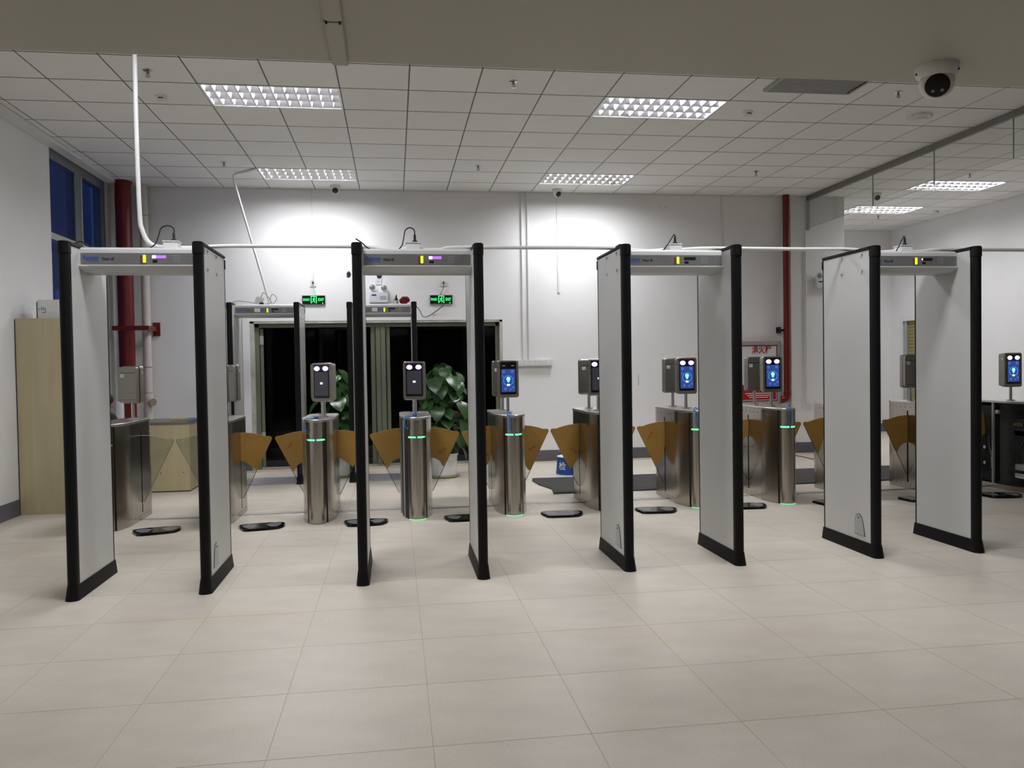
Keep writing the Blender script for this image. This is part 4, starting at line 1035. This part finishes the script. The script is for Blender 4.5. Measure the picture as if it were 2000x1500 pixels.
for x, z, w_, h_, lb in ((3.885, 3.66, 0.012, 0.012, 'small dark fixing hole high on the back wall, left of the pair'), (3.965, 3.655, 0.012, 0.02, 'small dark fixing hole high on the back wall, right of the pair'), (3.52, 1.14, 0.008, 0.16, 'thin vertical grey scuff on the back wall seen through the third gate')):
    tag(MB().box(x-w_/2, x+w_/2, YB-0.001, YB-0.0003, z-h_/2, z+h_/2).build('wall_mark', 'sticker_mark'), lb, 'wall mark', 'marks on the back wall')
# ---- hydrant cabinet
hx0, hx1, hz0, hz1 = 4.93, 5.69, 0.74, 1.68
t = thing('hydrant_cabinet', 'red and white fire hydrant cabinet on the back wall', 'hydrant cabinet', ((hx0+hx1)/2, YB, hz0))
w = hx1-hx0; h = hz1-hz0
MB().box(-w/2, w/2, -0.06, -0.0005, 0, h).build('cabinet_body', 'red_board', t)
MB().box(-w/2, -w/2+0.05, -0.075, -0.06, 0, h).box(w/2-0.05, w/2, -0.075, -0.06, 0, h).box(-w/2+0.05, w/2-0.05, -0.075, -0.06, h-0.055, h).box(-w/2+0.05, w/2-0.05, -0.075, -0.06, 0, 0.05).build('steel_frame', 'plate_grey', t, bevel=0.004)
MB().box(-w/2+0.065, w/2-0.065, -0.064, -0.06, 0.065, h-0.07).build('white_panel', 'sticker', t)
MB().box(-w/2+0.075, w/2-0.075, -0.066, -0.064, 0.075, 0.30).build('red_panel', 'red_board', t)
text('red_characters', '消火栓', 0.14, 'red_board', t, (0.085, -0.0655, h-0.125), width=0.31, bold=0.003)
text('phone_number', '119', 0.11, 'sticker', t, (0.13, -0.0675, 0.24), width=0.20, bold=0.002)
text('fire_word', '火警', 0.06, 'sticker', t, (-0.05, -0.0675, 0.24), width=0.11)
b = MB()
for k in range(3): b.box(-0.18+0.03*k, 0.22-0.02*k, -0.067, -0.066, 0.165-0.03*k, 0.177-0.03*k)
b.build('small_print', 'sticker', t)
# ---- red fire pipe with elbow at right
t = thing('fire_pipe', 'red fire pipe with an elbow beside the hydrant cabinet', 'pipe', (5.785, YB-0.08, 0))
MB().tube(bez([(0, 0, ZC-0.002), (0, 0, 3.0), (0, 0, 2.0), (0, 0, 0.92)], 2)+[Vector((0-0.05*(1-math.cos(a)), 0, 0.86-0.05*math.sin(a)+0.0)) for a in [math.pi/2*i/5 for i in range(6)]]+[Vector((-0.10, 0, 0.81))], 0.047, 14).build('pipe', 'red_paint', t, smooth=True)
MB().cyl((0, 0, 0.88), (0, 0, 0.93), 0.055, n=14).build('collar', 'red_paint', t, smooth=True)
MB().cyl((-0.06, 0, 0.81), (-0.105, 0, 0.81), 0.056, n=14).build('elbow_flange', 'red_paint', t, smooth=True)
MB().box(-0.13, -0.04, 0.0, 0.079, 1.83, 1.86).box(-0.13, -0.10, -0.02, 0.079, 1.80, 1.89).build('wall_clamp', 'black_matte', t)

# ---- left corner: red riser, drain pipe, bracket
t = thing('red_riser', 'thick red riser pipe in the left back corner', 'pipe', (-3.437, 11.2, 0))
MB().cyl((0, 0, 0), (0, 0, ZC-0.02), 0.098, n=24).build('pipe', 'red_paint', t, smooth=True)
MB().cyl((0, 0, ZC-0.03), (0, 0, ZC-0.001), 0.115, n=24).build('ceiling_collar', 'red_paint', t, smooth=True)
t = thing('drain_pipe', 'cream drain pipe with joints and cleanout cap in the left corner', 'pipe', (-3.235, 11.36, 0))
MB().cyl((0, 0, 0), (0, 0, ZC-0.002), 0.055, n=20).build('pipe', 'pvc', t, smooth=True)
for z0, z1, r in ((1.02, 1.09, 0.062), (0.84, 0.90, 0.062), (3.48, 3.53, 0.06), (1.44, 1.50, 0.058)): MB().cyl((0, 0, z0), (0, 0, z1), r, n=20).build('joint', 'pvc', t, smooth=True)
for z in (1.09, 1.43, 3.43, 0.85): MB().lathe([(0.058, z), (0.0605, z+0.004), (0.058, z+0.008)], n=20).build('clip_ring', 'rust', t)
MB().cyl((0.03, -0.03, 0.97), (0.075, -0.075, 0.97), 0.045, n=16).build('cleanout', 'pvc', t, smooth=True)
MB().cyl((0.075, -0.075, 0.97), (0.082, -0.082, 0.97), 0.050, n=12).build('cleanout_cap', 'rust', t, smooth=True)
t = thing('red_bracket', 'red steel bracket clamping the corner pipes to the wall', 'bracket', (0, 0, 1.94))
MB().box(-3.575, -3.13, 11.07, 11.095, -0.03, 0.03).box(-3.155, -3.13, 11.095, YB-0.02, -0.03, 0.03).build('bracket_arm', 'red_paint', t)
MB().box(-3.19, -3.10, YB-0.02, YB-0.0005, -0.09, 0.09).build('wall_plate', 'red_paint', t)
tag(MB().lathe([(0.045, 0.0), (0.045, 1.0), (0.04, 1.005)], (-3.39, 10.72, 0), 18).build('pipe_stub', 'pvc_white', smooth=True), 'short white pipe stub standing before the red riser', 'pipe')

# ---- left furniture
t = thing('wood_screen', 'tall pale wood-grain screen panel by the left wall', 'screen', (-3.305, 8.50, 0))
MB().box(-0.322, 0.28, 0.0, 0.03, 0.0, 1.915).build('board', 'wood', t)
MB().box(-0.297 if False else -0.326, -0.322, 0.0, 0.06, 0.0, 1.90).build('dark_edge', 'wood_edge', t)
MB().box(-0.25, -0.22, 0.03, 0.07, 0.0, 0.10).box(0.2, 0.23, 0.03, 0.07, 0.0, 0.10).build('support_foot', 'wood', t)
t = thing('white_cabinet', 'white floor-standing cabinet with small emblem behind the wood screen', 'cabinet', (-3.22, 8.62, 0))
MB().box(-0.255, 0.22, 0.0, 0.22, 0.0, 2.106).build('cabinet_body', 'white_plastic', t, bevel=0.008)
MB().box(-0.245, 0.21, -0.004, 0.0, 0.02, 2.05).build('front_panel', 'white_gloss', t)
MB().box(-0.238, -0.23, -0.006, -0.004, 2.005, 2.02).box(-0.215, -0.205, -0.006, -0.004, 2.0, 2.03).box(-0.198, -0.188, -0.006, -0.004, 2.005, 2.028).box(-0.18, -0.172, -0.006, -0.004, 1.98, 2.025).box(-0.21, -0.18, -0.006, -0.004, 1.975, 1.983).build('emblem', 'sticker_mark', t)
MB().box(-0.262, -0.2555, 0.005, 0.21, 0.0, 2.085).build('dark_seam', 'core_dark', t)
t = thing('wood_desk', 'pale wood reception desk behind the first turnstile', 'desk', (-2.62, 9.73, 0))
MB().box(-0.27, 0.262, 0.0, 0.018, 0.012, 0.775).build('front_panel', 'wood', t)
MB().box(0.262, 0.28, -0.002, 0.75, 0.012, 0.775).box(-0.288, -0.27, 0.0, 0.75, 0.012, 0.775).build('side_panel', 'wood', t)
MB().box(-0.30, 0.29, -0.012, 0.76, 0.775, 0.80).build('desk_top', 'desk_top', t, bevel=0.003)
MB().box(-0.285, 0.277, 0.004, 0.74, 0.0, 0.012).build('plinth', 'black_matte', t)
for x in (-0.04, 0.21): MB().cyl((x, 0.0, 0.22), (x, -0.003, 0.22), 0.006, n=8).build('screw_cap', 'black_matte', t)
tag(MB().box(-2.60, -2.40, 9.95, 10.22, 0.8005, 0.822).build('tan_folder', 'paper_tan', bevel=0.003), 'tan folder lying on the wood desk', 'folder')
tag(MB().box(-2.385, -2.34, 9.80, 10.15, 0.8005, 0.816).build('blue_folder', 'paper_blue', bevel=0.003), 'blue folder at the right edge of the wood desk', 'folder')

# ---- blue pedestal with character
t = thing('blue_pedestal', 'low blue round pedestal with white top on the floor', 'pedestal', (2.195, 10.12, 0))
MB().lathe([(0.19, 0.0), (0.18, 0.10), (0.172, 0.215)], n=40).build('drum', 'blue_paint', t, smooth=True)
MB().lathe([(0.175, 0.215), (0.176, 0.222), (0.16, 0.226)], n=40).build('white_top', 'white_gloss', t, smooth=True)
me = text_mesh('检', 0.11, depth=0.0, bold=0.001); me.materials.clear()
a0 = math.radians(222)
for v in me.vertices:
    x, y, z = v.co.x, v.co.y, v.co.z
    a = a0+(-y if False else x)/0.186
    r_ = 0.1865-(y+0.0)*0.075+0.001
    v.co = (r_*math.cos(a), r_*math.sin(a), 0.105+y)
obj('white_character', me, 'sticker', t)

# ---- dark runner carpet with torn left end
pts = [(1.63, 9.72), (1.68, 9.40), (1.80, 9.08), (1.78, 8.82), (1.69, 8.55), (2.2, 8.545), (3.6, 8.56), (5.0, 8.58), (6.4, 8.58), (6.4, 9.72), (5.0, 9.71), (3.2, 9.72), (2.2, 9.715)]
pts = [(1.66, 8.54), (2.4, 8.53), (3.6, 8.55), (5.0, 8.57), (6.6, 8.58), (6.6, 9.72), (5.0, 9.71), (3.2, 9.72), (2.2, 9.70), (1.63, 9.72), (1.60, 9.55), (1.62, 9.2), (1.70, 8.85)]
cp_ = MB()
n = len(pts)
cp_.prism(pts, 0.0005, 0.013)
tag(cp_.build('runner_carpet', 'carpet'), 'dark grey runner carpet behind the turnstiles', 'carpet')
tag(MB().tube(bez([(5.72, 11.3, 0.006), (5.78, 11.0, 0.006), (5.77, 10.62, 0.006), (5.9, 10.2, 0.006), (6.3, 9.95, 0.006)], 6), 0.006, 6).build('red_cable', 'red_wire', smooth=True), 'red cable lying on the floor near the right pier', 'cable')

# ================================================================== CEILING FITTINGS
def turret(loc, label, yaw=0.0, k=1.0, mt='white_plastic', tilt=0.55):
    t = thing('turret_camera', label, 'security camera', loc, yaw, 'ceiling security cameras')
    MB().lathe([(0.064*k, 0.0), (0.064*k, -0.012*k), (0.0635*k, -0.013*k), (0.061*k, -0.026*k), (0.053*k, -0.036*k)], n=28).build('base_ring', mt, t, smooth=True)
    c = Vector((0, 0.0, -0.050*k)); d = Vector((0, -math.cos(tilt), -math.sin(tilt)))
    b = MB(); n = 24; rings = []
    for i in range(11):
        a = math.radians((180-47)*i/10)      # sphere from back pole to the cut plane
        rings.append((0.052*k*math.sin(a), -0.052*k*math.cos(a)))
    bz = MB().lathe([(max(r, 0.0005), z) for r, z in rings]+[(0.037*k, 0.0345*k)], n=n)
    q = Vector((0, 0, 1)).rotation_difference(d)
    bz.v = [tuple(q @ Vector(v)+c) for v in bz.v]
    bz.build('eyeball', mt, t, smooth=True)
    ln = MB().lathe([(0.0365*k, 0.0335*k), (0.035*k, 0.0375*k), (0.012*k, 0.0390*k)], n=n)
    ln.v = [tuple(q @ Vector(v)+c) for v in ln.v]
    l = ln.build('lens_window', 'black_gloss', t, smooth=True)
    for sx in (-1, 1):
        e = MB().cyl((sx*0.013*k, -0.016*k, 0.0375*k), (sx*0.013*k, -0.016*k, 0.0392*k), 0.005*k, n=10)
        e.v = [tuple(q @ Vector(v)+c) for v in e.v]
        e.build('led', 'lens_grey', l)
    for a in (0.3, 2.8): MB().cyl((0.06*k*math.cos(a), -0.06*k*math.sin(a), -0.02*k), (0.064*k*math.cos(a), -0.064*k*math.sin(a), -0.022*k), 0.004*k, n=6).build('screw_hole', 'black_matte', t)
    return t
turret((1.928, 2.672, SO), 'large white turret camera under the soffit at upper right', math.radians(-33), 1.12, tilt=0.5)
turret((-0.745, 11.26, ZC), 'white turret camera at the back wall above the left door', 0, 1.1)
turret((2.305, 11.28, ZC), 'white turret camera at the back wall right of the doors', math.radians(25), 1.1)
turret((7.10, 11.2, ZC), 'turret camera on the ceiling seen through the smoke curtain', math.radians(-10), 1.1)
def sprinkler(x, y, label):
    t = thing('sprinkler_head', label, 'sprinkler', (x, y, ZC), 0, 'pendant sprinkler heads')
    obj('escutcheon', cached('esc', lambda: MB().lathe([(0.038, 0.0), (0.036, -0.006), (0.018, -0.010)], n=14).mesh('escutcheon', smooth=True)), 'chrome', t)
    obj('body', cached('spb', lambda: MB().cyl((0, 0, -0.008), (0, 0, -0.026), 0.011, n=8).tube([(0.010, 0, -0.026), (0.014, 0, -0.04), (0.004, 0, -0.056)], 0.003, 5).tube([(-0.010, 0, -0.026), (-0.014, 0, -0.04), (-0.004, 0, -0.056)], 0.003, 5).mesh('body')), 'rail_grey', t)
    obj('bulb', cached('blbx', lambda: MB().cyl((0, 0, -0.026), (0, 0, -0.05), 0.003, n=6).mesh('bulb')), 'red_wire', t)
    obj('deflector', cached('dfl', lambda: MB().lathe([(0.020, -0.056), (0.020, -0.059)], n=12).mesh('deflector')), 'chrome', t)
for x, y, lb in ((-1.95, 7.06, 'sprinkler head near the soffit above the first gate'), (-1.955, 10.09, 'sprinkler head at the back left near the slanting conduit'),
                 (1.065, 7.03, 'sprinkler head near the soffit above mid ceiling'), (1.065, 10.03, 'sprinkler head at the back between the two back lamps'),
                 (4.64, 6.97, 'sprinkler head near the soffit right of the ceiling vent'), (4.67, 10.02, 'sprinkler head at the back before the hydrant cabinet'),
                 (8.24, 12.95, 'sprinkler head in the far recess behind the smoke curtain'), (7.64, 9.93, 'sprinkler head above the nearer lamp behind the smoke curtain')):
    sprinkler(x, y, lb)
def smoke(x, y, label):
    t = thing('smoke_detector', label, 'smoke detector', (x, y, ZC), 0, 'ceiling smoke detectors')
    MB().lathe([(0.052, 0.0), (0.050, -0.012), (0.040, -0.016), (0.040, -0.03), (0.034, -0.04), (0.018, -0.046)], n=20).build('dome', 'white_plastic', t, smooth=True)
    for a in (250, 270, 290): MB().box(-0.006, 0.006, -0.0415, -0.038, -0.029, -0.019).build('slot', 'black_matte', t).rotation_euler[2] = math.radians(a-270)
smoke(-2.02, 7.72, 'smoke detector left of the first ceiling lamp'); smoke(3.49, 7.66, 'smoke detector right of the lamp above the third gate')
smoke(8.96, 12.45, 'smoke detector in the recess behind the smoke curtain')
t = thing('ceiling_access_point', 'white round lobed unit on the ceiling near the smoke curtain rail', 'ceiling unit', (5.30, 7.62, ZC))
MB().lathe([(0.12, 0.0), (0.115, -0.02), (0.08, -0.032), (0.075, -0.05), (0.02, -0.058)], n=28).build('disc', 'white_plastic', t, smooth=True)
for k in range(9):
    a = 2*math.pi*k/9; MB().lathe([(0.022, 0.0), (0.02, -0.022), (0.008, -0.03)], (0.105*math.cos(a), 0.105*math.sin(a), 0), 8).build('lobe', 'white_plastic', t, smooth=True)
t = thing('ceiling_vent', 'grey rectangular air vent on the ceiling at the soffit edge', 'vent', (3.755, 6.745, ZC))
MB().box(-0.415, 0.415, -0.26, -0.235, -0.03, -0.0005).box(-0.415, 0.415, 0.235, 0.26, -0.03, -0.0005).box(-0.415, -0.39, -0.235, 0.235, -0.03, -0.0005).box(0.39, 0.415, -0.235, 0.235, -0.03, -0.0005).build('frame', 'vent_grey', t)
MB().box(-0.39, 0.39, -0.235, 0.235, -0.012, -0.002).build('backing', 'vent_grey', t)
vm = MB().prism([(-0.006, -0.026), (0.004, -0.030), (0.010, -0.014), (0.0, -0.012)], -0.39, 0.36, 'x').mesh('slat'); vm.materials.append(MATS['vent_grey'])
for k in range(16): obj('slat', vm, None, t, (0, -0.22+0.029*k, 0))
for k in range(7): MB().box(0.362, 0.386, -0.2+0.062*k, -0.165+0.062*k, -0.031, -0.029).build('dark_gap', 'black_matte', t)

# ================================================================== PLANTS
def leaf_mesh(fold, droop):
    # heart leaf in local: base at origin, tip along +y, normal +z
    rows = [(-0.13, 0.20, 0.10), (-0.03, 0.37, 0.0), (0.10, 0.47, 0), (0.28, 0.50, 0), (0.46, 0.46, 0), (0.64, 0.36, 0), (0.80, 0.23, 0), (0.92, 0.10, 0), (1.0, 0.0, 0)]
    vs = []; fs = []
    for y, hw, inn in rows:
        z = -droop*max(0, y)**2
        for f in (-1, -0.5, 0, 0.5, 1):
            x = f*hw
            yy = y if inn == 0 or f != 0 else 0.02
            if inn and abs(f) == 0.5: yy = y-0.04
            vs.append((x, yy, z+abs(x)*fold-0.25*abs(f)**2*hw*fold*1.8+0.012*math.sin(9*y+4*f)))
    for i in range(len(rows)-1):
        for k in range(4): fs.append((i*5+k, i*5+k+1, (i+1)*5+k+1, (i+1)*5+k))
    me = bpy.data.meshes.new('leaf'); me.from_pydata(vs, [], fs)
    for p in me.polygons: p.use_smooth = True
    me.materials.append(MATS['leaf'])
    return me
LM = [leaf_mesh(0.35, 0.25), leaf_mesh(0.2, 0.45), leaf_mesh(0.5, 0.15)]
def plant(loc, label, seed, nleaf, ztop, rad, cxo=0.0, clamp=None):
    t = thing('potted_plant', label, 'potted plant', loc, 0, 'large potted plants by the doors')
    rr = random.Random(seed)
    MB().lathe([(0.125, 0.0), (0.165, 0.03), (0.175, 0.27), (0.188, 0.275), (0.188, 0.30), (0.172, 0.30), (0.17, 0.26)], n=32).build('pot', 'white_gloss', t, smooth=True)
    MB().lathe([(0.15, 0.0005), (0.195, 0.012), (0.20, 0.022), (0.19, 0.022)], n=32).build('saucer', 'saucer', t, smooth=True)
    MB().lathe([(0.168, 0.255), (0.1, 0.268), (0.01, 0.272)], n=24).build('soil', 'soil', t)
    MB().cyl((0, 0, 0.26), (0.0, 0, ztop*0.88), 0.03, 0.025, n=10).build('moss_pole', 'stem', t, smooth=True)
    pet = MB()
    for k in range(nleaf):
        z = 0.30+(ztop-0.34)*((k+0.5)/nleaf)**0.85
        a = k*2.399963+rr.uniform(-0.3, 0.3)
        pr = math.sin(min(1, (z-0.10)/(ztop-0.05))*math.pi)**0.6
        R = rad*(0.42+0.58*pr)*rr.uniform(0.45, 1.05)
        if z > ztop-0.15: R *= 0.6
        p = Vector((R*math.cos(a)+cxo*(z/ztop), R*math.sin(a), z+rr.uniform(-0.03, 0.05)))
        if clamp: p.x = max(clamp[0], min(clamp[1], p.x))
        o = obj('leaf', LM[k % 3], None, t)
        sz = rr.uniform(0.14, 0.235)*(1.0 if z > 0.5 else 0.8)
        out = Vector((math.cos(a), math.sin(a), 0))
        tip = (out*rr.uniform(0.45, 0.9)+Vector((0, 0, -rr.uniform(0.35, 1.0)))+Vector((rr.uniform(-.3, .3), rr.uniform(-.3, .3), 0))).normalized()
        nrm = (out*0.9+Vector((0, 0, rr.uniform(0.4, 0.9)))); nrm = (nrm-tip*nrm.dot(tip)).normalized()
        xax = tip.cross(nrm).normalized()
        M = Matrix((xax, tip, nrm)).transposed().to_4x4()
        o.matrix_local = Matrix.Translation(p) @ M @ Matrix.Scale(sz, 4)
        pet.tube([(cxo*(z/ztop)*0.3, 0, max(0.27, z-0.16)), (p.x*0.55, p.y*0.55, z-0.02), tuple(p)], 0.0035, 4)
    tag(pet.build('petioles', 'stem', t), kind='stuff')
    return t
plant((0.585, 10.22, 0), 'large leafy green plant in white pot before the right door', 5, 96, 1.42, 0.34, clamp=(-0.24, 0.5))
plant((-0.72, 10.62, 0), 'leafy potted plant between the two far gates', 11, 62, 1.36, 0.24, clamp=(-0.25, 0.11))

# ================================================================== SEATED PERSON
def skin_body(name, J, E_, mt, parent=None, sub=2):
    me = bpy.data.meshes.new(name)
    names = list(J); idx = {n: i for i, n in enumerate(names)}
    me.from_pydata([J[n][0] for n in names], [(idx[a], idx[b]) for a, b in E_], [])
    o = bpy.data.objects.new(name, me); COL.objects.link(o)
    md = o.modifiers.new('skin', 'SKIN'); md.use_smooth_shade = True
    for i, n in enumerate(names):
        r = J[n][1]; me.skin_vertices[0].data[i].radius = r if isinstance(r, tuple) else (r, r)
    me.skin_vertices[0].data[0].use_root = True
    sb = o.modifiers.new('sub', 'SUBSURF'); sb.levels = sub; sb.render_levels = sub
    bpy.context.view_layer.update()
    m2 = bpy.data.meshes.new_from_object(o.evaluated_get(bpy.context.evaluated_depsgraph_get()))
    bpy.data.objects.remove(o); m2.name = name; m2.materials.clear()
    for p in m2.polygons: p.use_smooth = True
    return obj(name, m2, mt, parent)
px, py = -3.225, 9.32
pe = thing('person', 'person with dark hair in a black top sitting behind the first turnstile', 'person', (px, py, 0), math.radians(-20))
# local frame: person faces +y, seated on a stool of height 0.44, leaning forward
def joints(fat, s):
    J = {'pelvis': ((0, 0, 0.52), (0.15+fat, 0.11+fat)), 'belly': ((0, 0.03, 0.64), (0.135+fat, 0.10+fat)), 'chest': ((0, 0.09, 0.80), (0.15+fat, 0.105+fat)), 'neckb': ((0, 0.14, 0.915), (0.062+fat, 0.055+fat))}
    E_ = [('pelvis', 'belly'), ('belly', 'chest'), ('chest', 'neckb')]
    for q in (-1, 1):
        n = 'L' if q < 0 else 'R'
        J['sh'+n] = ((q*0.155, 0.10, 0.87), 0.058+fat); J['el'+n] = ((q*0.20, 0.20, 0.64), 0.043+fat); J['wr'+n] = ((q*0.12, 0.40, 0.60), 0.03+fat)
        J['hip'+n] = ((q*0.09, 0.05, 0.50), 0.085+fat); J['kn'+n] = ((q*0.11, 0.42, 0.47), 0.06+fat); J['an'+n] = ((q*0.10, 0.40, 0.09), 0.04+fat)
        E_ += [('chest', 'sh'+n), ('sh'+n, 'el'+n), ('el'+n, 'wr'+n), ('pelvis', 'hip'+n), ('hip'+n, 'kn'+n), ('kn'+n, 'an'+n)]
    return J, E_
J, E_ = joints(0.0, 1)
J['neck'] = ((0, 0.16, 0.955), (0.05, 0.05)); J['skull'] = ((0, 0.20, 1.03), (0.068, 0.082)); J['crown'] = ((0, 0.19, 1.10), (0.064, 0.078)); J['chin'] = ((0, 0.265, 0.975), (0.034, 0.03)); J['nose'] = ((0, 0.29, 1.03), 0.012)
E_ += [('neckb', 'neck'), ('neck', 'skull'), ('skull', 'crown'), ('skull', 'chin'), ('skull', 'nose')]
for q in (-1, 1):
    n = 'L' if q < 0 else 'R'
    J['ear'+n] = ((q*0.078, 0.185, 1.02), 0.014); E_ += [('skull', 'ear'+n)]
    J['toe'+n] = ((q*0.11, 0.55, 0.035), 0.034); E_ += [('an'+n, 'toe'+n)]
    J['palm'+n] = ((q*0.10, 0.455, 0.595), (0.03, 0.017)); E_ += [('wr'+n, 'palm'+n)]
    for f_ in range(4):
        o1 = 0.024-0.016*f_; ln = (0.062, 0.07, 0.066, 0.052)[f_]
        J['f%d%s' % (f_, n)] = ((q*0.10-q*o1*1.1, 0.49, 0.592), 0.009); J['g%d%s' % (f_, n)] = ((q*0.10-q*o1*1.3, 0.49+ln*0.6, 0.584), 0.008); J['h%d%s' % (f_, n)] = ((q*0.10-q*o1*1.35, 0.49+ln, 0.568), 0.007)
        E_ += [('palm'+n, 'f%d%s' % (f_, n)), ('f%d%s' % (f_, n), 'g%d%s' % (f_, n)), ('g%d%s' % (f_, n), 'h%d%s' % (f_, n))]
    J['t0'+n] = ((q*0.10-q*0.04, 0.44, 0.585), 0.010); J['t1'+n] = ((q*0.10-q*0.055, 0.475, 0.575), 0.008); E_ += [('palm'+n, 't0'+n), ('t0'+n, 't1'+n)]
skin_body('body', J, E_, 'skin', pe)
J2, E2 = joints(0.014, 1)
for n in ('L', 'R'):
    v, r = J2['wr'+n]; J2['wr'+n] = (v, 0.036)
skin_body('black_clothes', J2, E2, 'clothes_black', pe)
for q in (-1, 1):
    MB().prism([(q*0.11+dx, 0.36+dy) for dx, dy in rrect(0.095, 0.27, 0.04, 4, 0, 0.10)], 0.0, 0.07).build('shoe', 'black_matte', pe, bevel=0.015)
    MB().lathe([(0.0005, 0), (0.009, 0.003), (0.009, 0.006), (0.0005, 0.009)], (q*0.03, 0.268, 1.045), 10, 'y').build('eye', 'black_gloss', pe)
MB().box(-0.022, 0.022, 0.283, 0.29, 0.988, 0.996).build('mouth', 'red_print', pe, bevel=0.003)
hb = MB(); n = 20
vs = []; fs = []
for i in range(10):
    th = math.radians(100*i/9)
    for k in range(n):
        ph = 2*math.pi*k/n
        front = max(0, math.sin(ph))
        lim = 1.0-0.55*front**1.5
        tt = th*lim
        vs.append((0.088*math.sin(tt)*math.cos(ph), 0.185+0.104*math.sin(tt)*math.sin(ph), 1.055+0.115*math.cos(tt)))
for i in range(9):
    for k in range(n): fs.append((i*n+k, i*n+(k+1) % n, (i+1)*n+(k+1) % n, (i+1)*n+k))
hb.add(vs, fs); ho = hb.build('hair', 'hair', pe, smooth=True)
MB().tube(bez([(0, 0.09, 1.08), (0, 0.05, 1.05), (0, 0.045, 0.98), (0, 0.06, 0.92)], 5), [0.02]*2+[0.03]*10+[0.02]*4, 8).build('ponytail', 'hair', pe, smooth=True)
t = thing('stool', 'low grey stool under the seated person', 'stool', (px, py, 0))
MB().lathe([(0.15, 0.38), (0.16, 0.39), (0.16, 0.415), (0.14, 0.42)], n=24).build('seat', 'seat_grey', t, smooth=True)
for k in range(4):
    a = math.pi/4+k*math.pi/2
    MB().cyl((0.11*math.cos(a), 0.11*math.sin(a), 0.38), (0.15*math.cos(a), 0.15*math.sin(a), 0.0), 0.012, n=8).build('leg', 'chrome', t)
